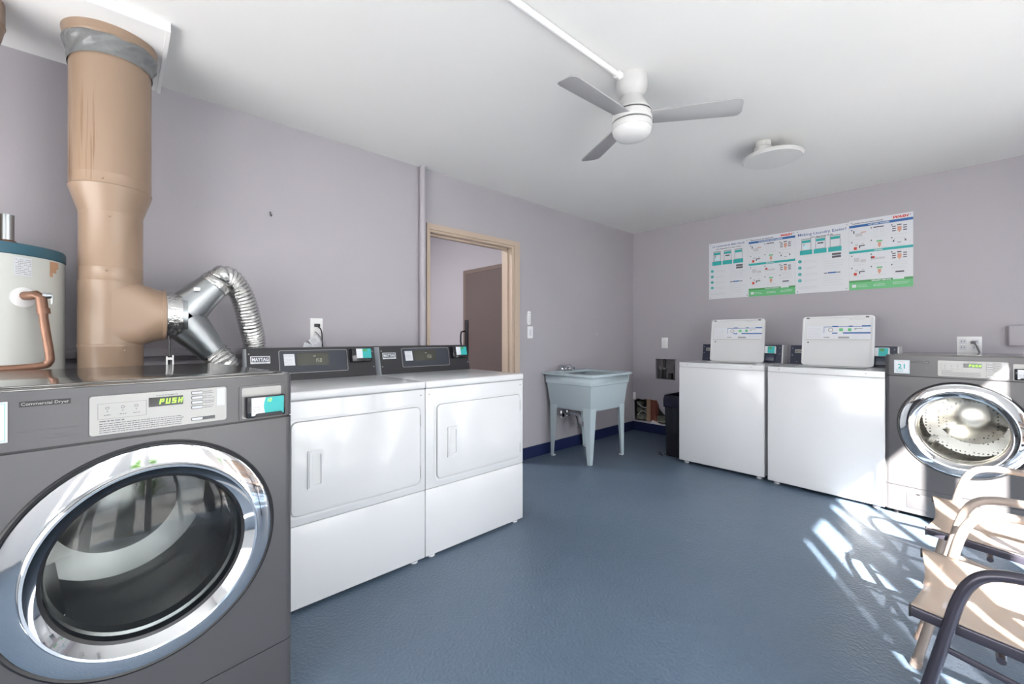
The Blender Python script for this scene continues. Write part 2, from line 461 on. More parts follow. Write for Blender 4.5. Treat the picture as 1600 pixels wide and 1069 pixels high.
# left wall with the doorway
DY0, DY1, DZ = 1.735, 2.632, 1.968
R_YZ = Matrix(((0, 0, 1, 0), (1, 0, 0, 0), (0, 1, 0, 0), (0, 0, 0, 1)))      # plate XY -> (y,z), normal +x
w = MB(); w.add(holed([[(NY, 0), (DY0, 0), (DY0, DZ), (DY1, DZ), (DY1, 0), (BY, 0), (BY, CZ), (NY, CZ)]], 0.14), Matrix.Translation((WX - 0.07, 0, 0)) @ R_YZ)
struct(w, 'wall_left', M['wall'])
# back wall with the broken hole, the supply box opening
hole = [(-2.79, 0.38), (-2.775, 0.365), (-2.756, 0.385), (-2.722, 0.39), (-2.682, 0.382), (-2.615, 0.393), (-2.572, 0.396), (-2.534, 0.39), (-2.485, 0.391), (-2.475, 0.367), (-2.459, 0.339), (-2.454, 0.305), (-2.433, 0.278), (-2.396, 0.239), (-2.35, 0.206), (-2.31, 0.165), (-2.35, 0.119), (-2.475, 0.124), (-2.593, 0.127), (-2.705, 0.124), (-2.79, 0.118)]
BX0, BX1, BZ0, BZ1 = -2.500, -2.256, 0.646, 0.888
w = MB(); w.add(holed([[(WX - 0.14, 0), (RX + 0.12, 0), (RX + 0.12, CZ), (WX - 0.14, CZ)], hole, [(BX0, BZ0), (BX1, BZ0), (BX1, BZ1), (BX0, BZ1)]], 0.02), Matrix.Translation((0, BY + 0.01, 0)) @ R_XZ)
struct(w, 'wall_back', M['wall'])
w = MB(); w.box(WX - 0.14, BY + 0.14, 0, RX + 0.12, BY + 0.16, CZ)
w.box(WX - 0.14, BY + 0.02, 0, WX, BY + 0.14, CZ)
struct(w, 'trim_1', M['cavity'])
# side wall of windows (right) and rear wall
w = MB()
H_ = 2.28
w.box(RX, NY, H_, RX + 0.12, BY, CZ)
w.box(RX, NY, 0, RX + 0.12, -0.31, H_)
w.box(RX, 2.08, 0, RX + 0.12, 3.13, H_)
w.box(RX, 3.55, 0, RX + 0.12, BY, H_)
struct(w, 'wall_right', M['stucco'])
w = MB(); w.add(holed([[(WX - .14, 0), (RX + .12, 0), (RX + .12, CZ), (WX - .14, CZ)], [(-2.4, .45), (.2, .45), (.2, 1.75), (-2.4, 1.75)]], 0.1), Matrix.Translation((0, NY - .05, 0)) @ R_XZ)  # the opening is added to bring fill daylight into the room
struct(w, 'wall_rear', M['stucco'])
w = MB(); w.box(-2.4, NY - .07, .45, .2, NY - .03, .49); w.box(-2.4, NY - .07, 1.71, .2, NY - .03, 1.75)
for x in (-2.4, -1.12, .16): w.box(x, NY - .07, .49, x + .04, NY - .03, 1.71)
struct(w, 'added_fill_window', M['white_trim'])  # frame of the added rear opening
w = MB(); w.box(RX + .06, 3.13, 2.2, RX + .12, 3.55, H_); w.box(RX + .03, 3.52, 0, RX + .06, 3.55, H_)
struct(w, 'window_2', M['white_trim'])
struct(MB().box(-3.2, NY - 2.6, 2.42, 2.0, NY - .1, 2.5), 'added_sun_blocker', M['stucco'])  # unseen slab added to keep direct sun out of the rear opening
# window_1: posts of the glazed opening
w = MB()
for a, b in ((-0.31, -0.10), (-0.04, 0.095), (0.362, 0.573), (0.683, 0.765), (1.09, 1.16), (1.52, 1.74)):
    w.box(RX, a, 0, RX + 0.015, b, H_)
w.box(RX + .10, -0.31, H_ - 0.02, RX + 0.12, 2.08, H_)
struct(w, 'window_1', M['white_trim'])
# hallway behind the door opening
w = MB(); w.box(WX - 3.2, 3.4, 0, WX - 0.14, 3.5, CZ + .5)
struct(w, 'wall_hall', M['wall'])
w = MB(); w.box(WX - 3.2, 0.3, 0, WX - 0.14, 0.4, CZ + .5); w.box(WX - 3.3, 0.3, 0, WX - 3.2, 3.5, CZ + .5)
struct(w, 'wall_hall_far', M['wall'])
# baseboards
w = MB(); w.box(WX, DY1 + 0.08, 0, WX + 0.012, BY, 0.108, 0.003); w.box(WX, NY, 0, WX + 0.012, DY0 - 0.05, 0.108, 0.003)
struct(w, 'baseboard_left', M['navy'])
struct(MB().box(WX + 0.012, BY - 0.012, 0, RX, BY, 0.108, 0.003), 'baseboard_back', M['navy'])
# door casing
w = MB()
w.box(WX, DY0 - 0.02, 0, WX + 0.016, DY0, DZ + 0.042); w.box(WX, DY1, 0, WX + 0.016, DY1 + 0.062, DZ + 0.042)
w.box(WX, DY0, DZ, WX + 0.016, DY1, DZ + 0.042)
w.box(WX - 0.14, DY0, 0, WX, DY0 + 0.018, DZ); w.box(WX - 0.14, DY1 - 0.018, 0, WX, DY1, DZ); w.box(WX - 0.14, DY0 + 0.018, DZ - 0.018, WX, DY1 - 0.018, DZ)
w.box(WX - 0.10, DY1 - 0.032, 0, WX - 0.055, DY1 - 0.018, DZ - 0.018); w.box(WX - 0.10, DY0 + 0.018, DZ - 0.032, WX - 0.055, DY1 - 0.018, DZ - 0.018)
struct(w, 'trim_2', M['beige_trim'])
w = MB()
hx0, hx1, hz = -4.592, -3.70, 2.028
w.box(hx0, 3.385, 0, hx0 + 0.05, 3.4, hz - .05); w.box(hx0, 3.385, hz - 0.05, hx1, 3.4, hz); w.box(hx1 - 0.05, 3.385, 0, hx1, 3.4, hz - 0.05)
struct(w, 'trim_3', mat('brown_door_trim', (0.165, 0.122, 0.105, 1), 0.4, var=.04))
dr = MB().box(hx0 + 0.053, 3.378, 0.01, hx1 - 0.053, 3.39, hz - 0.053, 0.002).build('door_1', M['door'], None, False)
tag(dr, kind='structure')
hh = MB(); hh.box(-4.535, 3.366, 0.90, -4.465, 3.379, 1.37, 0.004)
hh.build('lock_plate', M['black'], dr, label='black lock plate')
hh = MB(); hh.tube([(-4.53, 3.365, 1.02), (-4.53, 3.31, 1.03), (-4.53, 3.30, 1.08), (-4.53, 3.30, 1.16), (-4.53, 3.31, 1.21), (-4.53, 3.365, 1.22)], 0.011)
hh.build('door_handle', M['black'], dr, label='black pull handle')
hl = bpy.data.lights.new('hall_fill_light', 'AREA'); hl.shape = 'DISK'; hl.size = 0.5; hl.energy = 30; hl.color = (1, 0.96, 0.93)  # added light that brightens the hall, no fixture behind it
ho = bpy.data.objects.new('hall_fill_light', hl); C.objects.link(ho); ho.location = (-4.7, 1.3, CZ + 0.45)

# outdoor surroundings that the windows open onto
struct(MB().box(RX + 0.12, -14, -0.15, 16, 16, -0.03), 'ground_outside', M['concrete'])
struct(MB().box(9.0, -4, -0.03, 9.2, 12, 1.9), 'fence_outside', M['stucco'])
def shrub(x, y, h, n, lab):
    r_ = empty('garden_shrub', (x, y, -0.03)); tag(r_, lab, 'shrub', 'shrubs outside the windows')
    MB().cyl((0, 0, 0), (0.03, 0.02, h * 0.5), 0.03, 0.02, 8).build('stem', M['wood'], r_)
    f = MB(); rnd = random.Random(int(x * 100))
    for i in range(n):
        a = rnd.random() * 2 * PI; el = rnd.uniform(0.1, 1.3); L = h * rnd.uniform(0.3, 0.62); z0 = rnd.uniform(0.2, 0.5) * h
        dx, dy = math.cos(a), math.sin(a)
        p0 = Vector((0.03 * dx, 0.03 * dy, z0)); p1 = p0 + Vector((dx * math.cos(el), dy * math.cos(el), math.sin(el))) * L * 0.6
        p2 = p1 + Vector((dx * 0.8, dy * 0.8, math.sin(el) * 0.2 - 0.15)) * L * 0.4
        sd = Vector((-dy, dx, 0)) * 0.022
        f.quad(p0 - sd * 0.5, p0 + sd * 0.5, p1 + sd, p1 - sd); f.quad(p1 - sd, p1 + sd, p2 + sd * 0.2, p2 - sd * 0.2)
    f.build('foliage', M['leaf'], r_, False)
shrub(3.2, 1.3, 1.7, 240, 'spiky green garden shrub outside the middle of the window wall')
shrub(4.2, 3.6, 1.7, 200, 'leafy green garden shrub outside the far end of the window wall')
shrub(3.6, -1.2, 1.6, 200, 'low green garden shrub outside the near end of the window wall')

# ------------------------------------------------------------------ large grey front loading machines
GW, GD, GH = 0.686, 0.76, 1.03
def giant(root, kind):
    dryer = kind == 'dryer'
    W = GW; r = 0.022; cx, cz, R = 0.343, 0.590, 0.284
    def shell(z0, z1, front=True, inset=0.0):
        i = inset
        arcL = [(i + r - r * math.cos(math.radians(a)), i + r - r * math.sin(math.radians(a))) for a in range(0, 91, 15)]
        arcR = [(W - x, y) for x, y in arcL[::-1]]
        return [(i, GD)] + arcL + arcR + [(W - i, GD)]
    # body: side shell, upper fascia, kick panel, dark seam behind
    b = MB()
    b.prism(shell(0, 0), 0.896, 1.023, 'z', 0.0)
    body = b.build('control_fascia', M['graym'], root)
    b = MB()
    pts = shell(0, 0)
    A = bmesh.new()
    lo = [A.verts.new((x, y, 0.193)) for x, y in pts]; hi = [A.verts.new((x, y, 0.890)) for x, y in pts]
    for i in range(len(pts)):
        j = (i + 1) % len(pts)
        (x0, y0), (x1, y1) = pts[i], pts[j]
        if y0 < 1e-6 and y1 < 1e-6: continue          # front opening filled by the plate
        A.faces.new((lo[i], lo[j], hi[j], hi[i]))
    b.add(A)
    b.add(holed([[(r, 0.193), (W - r, 0.193), (W - r, 0.890), (r, 0.890)], circ(cx, cz, R - 0.008)], 0.002), Matrix.Translation((0, 0.001, 0)) @ R_XZ)
    b.box(0.004, 0.02, 0.885, W - 0.004, GD - 0.01, 0.890)
    b.build('cabinet', M['graym'], root)
    MB().prism(shell(0, 0), 0.03, 0.190, 'z').build('kick_panel', M['graym'], root)
    for z0_, z1_ in ((0.8895, 0.8965), (0.1895, 0.1935)): MB().prism(shell(0, 0, inset=0.003), z0_, z1_, 'z').build('seam', M['black'], root)
    # top
    t = MB(); t.prism(shell(0, 0, inset=0.003), 1.022, 1.027, 'z', 0.002)
    t.prism([(x * 0.94 + 0.02, y * 0.9 + 0.05) for x, y in shell(0, 0)], 1.026, 1.031, 'z', 0.002)
    t.build('top_panel', M['graytop'], root)
    for x, y in ((0.05, 0.05), (W - 0.05, 0.05), (0.05, GD - 0.06), (W - 0.05, GD - 0.06)):
        MB().cyl((x, y, 0), (x, y, 0.032), 0.02, 0.016, 12).build('leveling_foot', M['black'], root)
    # door: gasket, chrome ring, raised rim, glass
    ax = (0, -1, 0); o = (cx, 0, cz)
    door = MB().lathe([(R, 0.0005), (R, 0.004), (R - 0.004, 0.006), (R - 0.010, 0.004), (R - 0.010, 0.0)], o, ax, 96).build('door', M['black'], root)
    MB().lathe([(R - 0.010, 0.001), (R - 0.012, 0.010), (R - 0.018, 0.012), (R - 0.050, 0.0145), (R - 0.054, 0.015)], o, ax, 96).build('chrome_ring', M['chrome'], door)
    MB().lathe([(R - 0.054, 0.014), (R - 0.055, 0.034), (R - 0.058, 0.038), (R - 0.063, 0.037), (R - 0.072, 0.026), (R - 0.083, 0.016)], o, ax, 96).build('chrome_rim', M['chrome'], door)
    MB().lathe([(R - 0.083, 0.016), (R - 0.090, 0.012), (R - 0.092, -0.01)], o, ax, 96).build('bezel', M['black'] if dryer else M['steel'], door)
    g = MB().lathe([(R - 0.091, 0.012), (0.17, 0.016), (0.10, 0.021), (0.05, 0.023), (0, 0.024)], o, ax, 72)
    g.build('glass', M['glass'] if dryer else M['glass_c'], door)
    # drum seen through the glass
    dm = MB().lathe([(R - 0.075, -0.03), (R - 0.06, -0.05), (0.255, -0.09), (0.26, -0.30), (0.255, -0.46), (0.235, -0.50), (0.16, -0.52), (0.10, -0.49), (0, -0.485)], o, ax, 72)
    drum = dm.build('drum', M['drum_dk'] if dryer else M['perf'], root)
    fr = MB().lathe([(R - 0.075, -0.012), (R - 0.095, -0.022), (R - 0.098, -0.05), (R - 0.07, -0.06)], o, ax, 72).build('drum_seal', M['drum_dk'] if dryer else M['steel'], drum)
    for k in range(3):
        a0 = math.radians(100 + 120 * k)
        p = [(cx + 0.258 * math.cos(a0 - 0.14), cz + 0.258 * math.sin(a0 - 0.14)), (cx + 0.19 * math.cos(a0), cz + 0.19 * math.sin(a0)), (cx + 0.258 * math.cos(a0 + 0.14), cz + 0.258 * math.sin(a0 + 0.14))]
        MB().prism(p, 0.10, 0.47, 'y', 0.006).build('lifter', M['drum_dk'] if dryer else M['steel'], drum)
    if not dryer:
        MB().box(0.105, -0.0022, 0.063, 0.215, 0, 0.155, 0.001).build('access_cover', M['graym'], root)
        MB().box(0.150, -0.004, 0.151, 0.166, 0, 0.158).build('cover_latch', M['black'], root)
    else:
        MB().box(0.105, -0.0006, 0.935, 0.215, 0, 0.9358).build('pinstripe', M['gap'], root)
    # control panel
    px0, px1, pz0, pz1 = (0.226, 0.502, 0.907, 1.0) if dryer else (0.245, 0.525, 0.905, 0.999)
    cp = MB().prism(rrect(px0, pz0, px1, pz1, 0.006), -0.003, 0.0, 'y').build('control_panel', M['panel_si'], root, False)
    MB().prism(rrect(px0 - 0.002, pz0 - 0.002, px1 + 0.002, pz1 + 0.002, 0.007), -0.0012, 0.0, 'y').build('panel_edge', M['gap'], cp, False)
    w = px1 - px0; h = pz1 - pz0; X = lambda u: px0 + u * w; Z = lambda v: pz0 + v * h
    MB().box(X(.385), -0.0042, Z(.60), X(.640), -0.003, Z(.85), 0.0006, 1).build('display', M['blackgl'], cp, False)
    s = MB(); seven(s, 'PUSH', X(.46), Z(.655), h * 0.145, -0.0042, h * 0.095, h * 0.03); s.build('display_digits', M['green_txt'], cp, False, label='glowing green letters PUSH')
    for v in (.84, .70, .56, .42, .08):
        f = MB().prism(rrect(X(.705), Z(v), X(.80), Z(v + .095), 0.002, 3), -0.0045, -0.003, 'y').build('button', M['gap'], cp, False)
        MB().prism(rrect(X(.710), Z(v + .015), X(.795), Z(v + .08), 0.0015, 3), -0.0052, -0.0044, 'y').build('button_cap', M['panel_si2'], f, False)
    MB().box(X(.80), -0.0038, Z(.08), X(.90), -0.003, Z(.175)).build('start_label', M['gap'], cp, False)
    MB().box(X(.915), -0.0038, Z(.45), X(.985), -0.003, Z(.96)).build('sensor_window', M['panel_si2'], cp, False)
    p = MB()
    for i, u in enumerate((.11, .21, .30)):
        p.add(holed([circ(X(u), Z(.68), 0.0035, 12), circ(X(u), Z(.68), 0.0026, 12)], 0.0004), Matrix.Translation((0, -0.0032, 0)) @ R_XZ)
        p.box(X(u) - 0.001, -0.0034, Z(.58), X(u) + 0.001, -0.003, Z(.60))
        lines(p, X(u) - 0.006, X(u) + 0.007, (Z(.49),), -0.003, 0.0014, ragged=0.1)
    for a in ((.05, .40, .37, .405), (.05, .795, .37, .80), (.05, .40, .052, .80), (.368, .40, .37, .80)):
        p.box(X(a[0]), -0.0033, Z(a[1]), X(a[2]), -0.003, Z(a[3]))
    lines(p, X(.06), X(.22), (Z(.335),), -0.003, 0.0022, ragged=0)
    lines(p, X(.06), X(.65), [Z(.05 + .055 * i) for i in range(5)], -0.003, 0.0016, ragged=0.06)
    lines(p, X(.44), X(.60), (Z(.89),), -0.003, 0.0016, ragged=0)
    for v in (.84, .70, .56, .42): lines(p, X(.81), X(.90), (Z(v + .01), Z(v + .06)), -0.003, 0.0014, ragged=0.3)
    p.build('print', M['ink'], cp, False)
    # name plate
    nx0, nx1, nz0, nz1 = (0.119, 0.196, 0.989, 1.001) if dryer else (0.126, 0.208, 0.980, 0.991)
    npl = MB().box(nx0, -0.0015, nz0, nx1, 0, nz1).build('name_plate', M['black'], root, False)
    s = MB(); s.add(text_bm('Commercial Dryer' if dryer else 'Commercial Washer', (nz1 - nz0) * .55, (nx0 + nx1) / 2, nz0 + (nz1 - nz0) * .25, -0.0018, 'CENTER', (nx1 - nx0) * .93))
    s.build('lettering', M['panel_si'], npl, False)
    s = MB()
    if dryer:
        s.add(text_bm('7.3 cu. ft. Capacity', 0.0038, 0.196, 0.921, -0.0003, 'RIGHT', 0.034)); s.add(text_bm('Simple Operation', 0.0038, 0.196, 0.914, -0.0003, 'RIGHT', 0.038))
    else:
        s.add(text_bm('Direct Drive', 0.006, 0.126, 0.944, -0.0003, 'LEFT', 0.056)); s.box(0.19, -0.0004, 0.942, 0.205, 0, 0.953)
    s.build('small_lettering', M['gap'], root, False)
    # number sticker
    sx0, sx1, sz0, sz1 = (0.012, 0.103, 0.917, 1.003) if dryer else (0.045, 0.119, 0.909, 0.994)
    st = MB().box(sx0, -0.001, sz0, sx1, 0, sz1).build('number_sticker', M['paper'], root, False)
    w_ = sx1 - sx0; h_ = sz1 - sz0
    s = MB(); s.add(holed([[(sx0 + .003, sz0 + .003), (sx1 - .003, sz0 + .003), (sx1 - .003, sz1 - .003), (sx0 + .003, sz1 - .003)], [(sx0 + .004, sz0 + .004), (sx1 - .004, sz0 + .004), (sx1 - .004, sz1 - .004), (sx0 + .004, sz1 - .004)]], 0.0003), Matrix.Translation((0, -0.0012, 0)) @ R_XZ)
    if not dryer: MB().add(text_bm('21', h_ * .34, sx0 + w_ * .47, sz0 + h_ * .37, -0.0013, 'CENTER', w_ * .46, bold=0.0008)).build('sticker_number', M['teal'], st, False)
    lines(s, sx0 + .01, sx0 + w_ * .6, (sz0 + h_ * .12, sz0 + h_ * .19, sz0 + h_ * .26), -0.001, 0.002, ragged=0.1)
    s.build('sticker_print', M['teal'], st, False)
    s = MB(); s.add(text_bm('WASH', h_ * .06, sx0 + w_ * .5, sz0 + h_ * .84, -0.0013, 'CENTER', w_ * .36)); s.build('sticker_logo', M['red'], st, False)
    # card reader
    rx0, rx1, rz0, rz1 = 0.542, 0.652, 0.900, 0.992
    cr = MB().add(holed([rrect(rx0 - .008, rz0 - .004, rx1 + .004, rz1 + .005, .008), rrect(rx0 - .001, rz0 + .001, rx1 - .003, rz1 - .001, .005)], 0.003), Matrix.Translation((0, -0.0015, 0)) @ R_XZ).build('card_reader', M['graym'], root, False)
    MB().box(rx0 - .001, -0.002, rz0, rx1 - .003, 0, rz1 - .001).build('back_plate', M['panel_si'], cr, False)
    MB().box(rx0 + .004, -0.028, rz0 + .004, rx1, -0.001, rz0 + .066, 0.004).build('reader_body', M['blackgl'], cr)
    a0, a1, b0, b1 = rx0 + .016, rx1 - .006, rz0 + .010, rz0 + .062
    MB().box(a0, -0.0288, b0, a1, -0.0275, b1).build('label', M['paper'], cr, False)
    pts = [(a1, b1), (a0 + .034, b1)] + [(a0 + .032 + .006 * (1 - math.sin(t * PI)), b1 - (b1 - b0) * t) for t in [i / 8 for i in range(9)]] + [(a1, b0)]
    MB().prism(pts, -0.0292, -0.0286, 'y').build('label_panel', M['teal'], cr, False)
    s = MB(); seven(s, '12', a0 + .038, b1 - .014, .010, -0.0292, .006, .0018); s.build('reader_digits', M['green_txt'], cr, False)
    s = MB(); s.box(a0 + .014, -0.0292, b1 - .012, a0 + .016, -0.0285, b1 - .010); s.box(a0 + .022, -0.0292, b1 - .012, a0 + .024, -0.0285, b1 - .010)
    lines(s, a0 + .004, a0 + .028, (b0 + .012, b0 + .018, b0 + .024), -0.0288, .0016); s.build('label_print', M['inkg'], cr, False)
    MB().prism([(a0 + .006, b0 - .004), (a1 - .004, b0 - .004), (a1 - .008, b0 + .006), (a0 + .012, b0 + .006)], -0.038, -0.026, 'y', 0.001).build('card_shelf', M['console'], cr)
    for z in (0.945,): MB().cyl((W - 0.001, 0.03, z), (W + 0.002, 0.03, z), 0.006, 0.004, 12).build('side_screw', M['steel'], root)

a = math.radians(97.2)
P0 = Vector((-1.456, 0.407, 0)); dv = Vector((math.cos(a), math.sin(a), 0))
gd = empty('commercial_dryer', P0 - dv * GW, a)
tag(gd, 'large grey front-loading dryer with a round chrome door, nearest machine at the left', 'dryer')
giant(gd, 'dryer')
gw = empty('commercial_washer', (-0.357, 3.67, 0), math.radians(-5))
tag(gw, 'large grey front-loading washer with round chrome door and a 21 sticker, behind the chairs', 'washer')
giant(gw, 'washer')

# ------------------------------------------------------------------ small reader used on consoles, in local console coords
def reader(root, x0, z0, w, h, y, out, m_lab=True):
    cr = MB().box(x0, y - out, z0, x0 + w, y + 0.01, z0 + h, 0.006).build('card_reader', M['blackgl'], root)
    MB().box(x0 + w * .22, y - out - 0.001, z0 + h * .22, x0 + w * .95, y - out + 0.001, z0 + h * .93).build('label', M['paper'], cr, False)
    MB().box(x0 + w * .52, y - out - 0.0016, z0 + h * .22, x0 + w * .95, y - out, z0 + h * .93).build('label_panel', M['teal'], cr, False)
    MB().box(x0 + w * .55, y - out - 0.0022, z0 + h * .72, x0 + w * .75, y - out - 0.001, z0 + h * .9).build('reader_display', M['greend'], cr, False)
    MB().box(x0 + w * .28, y - out - 0.006, z0 + h * .10, x0 + w * .9, y - out + 0.002, z0 + h * .22, 0.002).build('card_shelf', M['console'], cr)
    return cr

# ------------------------------------------------------------------ white front-opening dryers
def white_dryer():
    root = empty('white_dryer', (-1.875, 0.449, 0), PI / 2)
    W, D = 0.697, 0.66
    b = MB(); b.box(0.001, 0.004, 0.015, W, D, 0.357, 0.004); b.build('lower_panel', M['enamel'], root)
    b = MB(); b.box(0.001, 0.004, 0.360, W, D, 0.874, 0.004); b.build('cabinet', M['enamel'], root)
    MB().box(0.004, 0.008, 0.350, W - 0.003, D - 0.01, 0.880).build('seam', M['seam'], root, False)
    b = MB(); b.box(0.0, -0.002, 0.878, W + 0.001, D, 0.914, 0.008, 3); b.build('top_panel', M['enamel'], root)
    x0, x1, z0, z1 = 0.067, 0.662, 0.403, 0.788
    b = MB(); b.add(holed([rrect(x0 - .016, z0 - .016, x1 + .014, z1 + .014, .034), rrect(x0 - .006, z0 - .006, x1 + .005, z1 + .005, .027)], 0.004), Matrix.Translation((0, 0.004, 0)) @ R_XZ)
    b.build('door_surround', M['enamel'], root, False)
    MB().prism(rrect(x0 - .0025, z0 - .0025, x1 + .0025, z1 + .0025, .026), 0.001, 0.005, 'y').build('door_gap', M['seam'], root, False)
    b = MB(); b.prism(rrect(x0, z0, x1, z1, .024), -0.005, 0.003, 'y', 0.0018)
    door = b.build('door', M['enamel'], root)
    hx0, hx1, hz0, hz1 = 0.128, 0.188, 0.502, 0.664
    MB().add(holed([rrect(hx0, hz0, hx1 + .004, hz1, .006), rrect(hx0 + .022, hz0 + .018, hx1 - .006, hz1 - .018, .004)], 0.008), Matrix.Translation((0, -0.008, 0)) @ R_XZ).build('handle_frame', M['enamel'], door, False)
    MB().box(hx0 + .018, -0.0062, hz0 + .016, hx1 - .004, -0.0048, hz1 - .016).build('handle_recess', M['enamel_in'], door, False)
    MB().box(hx0 + .004, -0.0155, hz0 + .008, hx0 + .014, -0.011, hz1 - .008, 0.002).build('handle_grip', M['enamel'], door)
    for z in (0.69, 0.43): MB().box(x1 - .001, -0.004, z, x1 + .006, 0.004, z + .06, 0.001).build('hinge', M['panel_si'], door)
    for x in (0.022, 0.672): MB().cyl((x, 0.006, 0.846), (x, 0.001, 0.846), 0.004, 0.003, 12).build('screw', M['inkg'], root)
    for x, y in ((0.05, 0.03), (W - 0.05, 0.03), (0.05, D - 0.05), (W - 0.05, D - 0.05)):
        MB().lathe([(0, 0), (.019, 0), (.019, .008), (.010, .012), (.010, .018), (0, .018)], (x, y, 0), (0, 0, 1), 16).build('leveling_foot', M['white'], root)
    # sloping rear console
    yb, zb, yt, zt = 0.525, 0.914, 0.562, 1.080
    pr = [(yb + .003, zb), (yt + .003, zt), (0.655, zt), (0.655, zb)]
    MB().prism(pr, 0.0165, 0.6805, 'x', 0.0).build('console_housing', M['cheek'], root, False)
    sl_ = math.atan2(yt - yb, zt - zb)
    # face group built flat (facing -Y at y=0, z up from 0) then tilted back onto the slope
    T = Matrix.Translation((0, yb, zb)) @ Matrix.Rotation(-sl_, 4, 'X')
    hgt = math.hypot(yt - yb, zt - zb)
    K = lambda z: (z - zb) / (zt - zb) * hgt
    face = MB(); face.box(0.016, -0.001, 0.0, 0.681, 0.004, hgt + 0.003, 0.001, 1, T); face.prism([(yt - .002, zt), (yt - .002, zt + .004), (0.655, zt + .004), (0.655, zt)], 0.016, 0.681, 'x')
    face.build('console_face', M['console'], root, False)
    def flat(name, loops_or_box, m, parent, y0, y1):
        b = MB(); b.prism(loops_or_box, y0, y1, 'y', 0, T); return b.build(name, m, parent, False)
    pe = flat('panel_edge', rrect(0.160, K(.950), 0.516, K(1.070), .010), M['seam'], root, -0.0022, 0)
    flat('panel_groove', rrect(0.1625, K(.9525), 0.5135, K(1.0675), .009), M['black'], pe, -0.0026, 0)
    pn = flat('control_panel', rrect(0.166, K(.956), 0.510, K(1.064), .008), M['consolep'], root, -0.0036, 0)
    lb = flat('instruction_label', [(0.184, K(.990)), (0.236, K(.990)), (0.234, K(1.050)), (0.182, K(1.050))], M['paper'], pn, -0.0042, -0.003)
    b = MB(); lines(b, 0.186, 0.230, [K(.993 + .0072 * i) for i in range(8)], -0.0043, .0014, ragged=.2); b.bm.transform(T); b.build('print', M['inkg'], lb, False)
    flat('display_edge', [(0.243, K(.986)), (0.412, K(.986)), (0.412, K(1.056)), (0.243, K(1.056))], M['black'], pn, -0.0042, -0.003)
    dp = flat('display', [(0.247, K(.989)), (0.409, K(.989)), (0.409, K(1.053)), (0.247, K(1.053))], M['lcd'], pn, -0.0048, -0.003)
    b = MB(); seven(b, '150', 0.335, K(1.003), 0.020, -0.0048, .0095, .0018, 0.05); b.box(0.328, -0.0052, K(1.035), 0.342, -0.0046, K(1.038)); b.bm.transform(T); b.build('display_digits', M['lcd_txt'], dp, False)
    lg = flat('brand_badge', [(0.032, K(1.006)), (0.119, K(1.006)), (0.119, K(1.043)), (0.032, K(1.043))], M['paper'], root, -0.003, 0)
    flat('badge_field', [(0.035, K(1.014)), (0.116, K(1.014)), (0.116, K(1.040)), (0.035, K(1.040))], M['ink'], lg, -0.0034, 0)
    b = MB(); b.add(text_bm('MAYTAG', .017, .0755, K(1.0185), -.0038, 'CENTER', .074, bold=0.0006)); b.bm.transform(T); b.build('lettering', M['paper'], lg, False)
    b = MB(); b.add(text_bm('COMMERCIAL', .0045, .0755, K(1.008), -.0034, 'CENTER', .06)); b.bm.transform(T); b.build('small_lettering', M['ink'], lg, False)
    cr = reader(root, 0.528, K(.992), 0.120, 0.080, 0.0, 0.040)
    for o in [cr] + list(cr.children): o.data.transform(T)
    for x, z in ((0.026, 1.055), (0.026, .96), (0.666, 1.055), (0.669, .965)):
        b = MB(); b.cyl((x, 0, K(z)), (x, -.003, K(z)), .004, .003, 10, True, T); b.build('screw', M['panel_si'], root)
    return root
wd = white_dryer()
tag(wd, 'white front-opening dryer right beside the large grey dryer, mostly hidden lower left', 'dryer')
wd2 = copy_tree(wd); wd2.location = (-1.875, 1.148, 0)
tag(wd2, 'white front-opening dryer at the doorway end of the row', 'dryer')

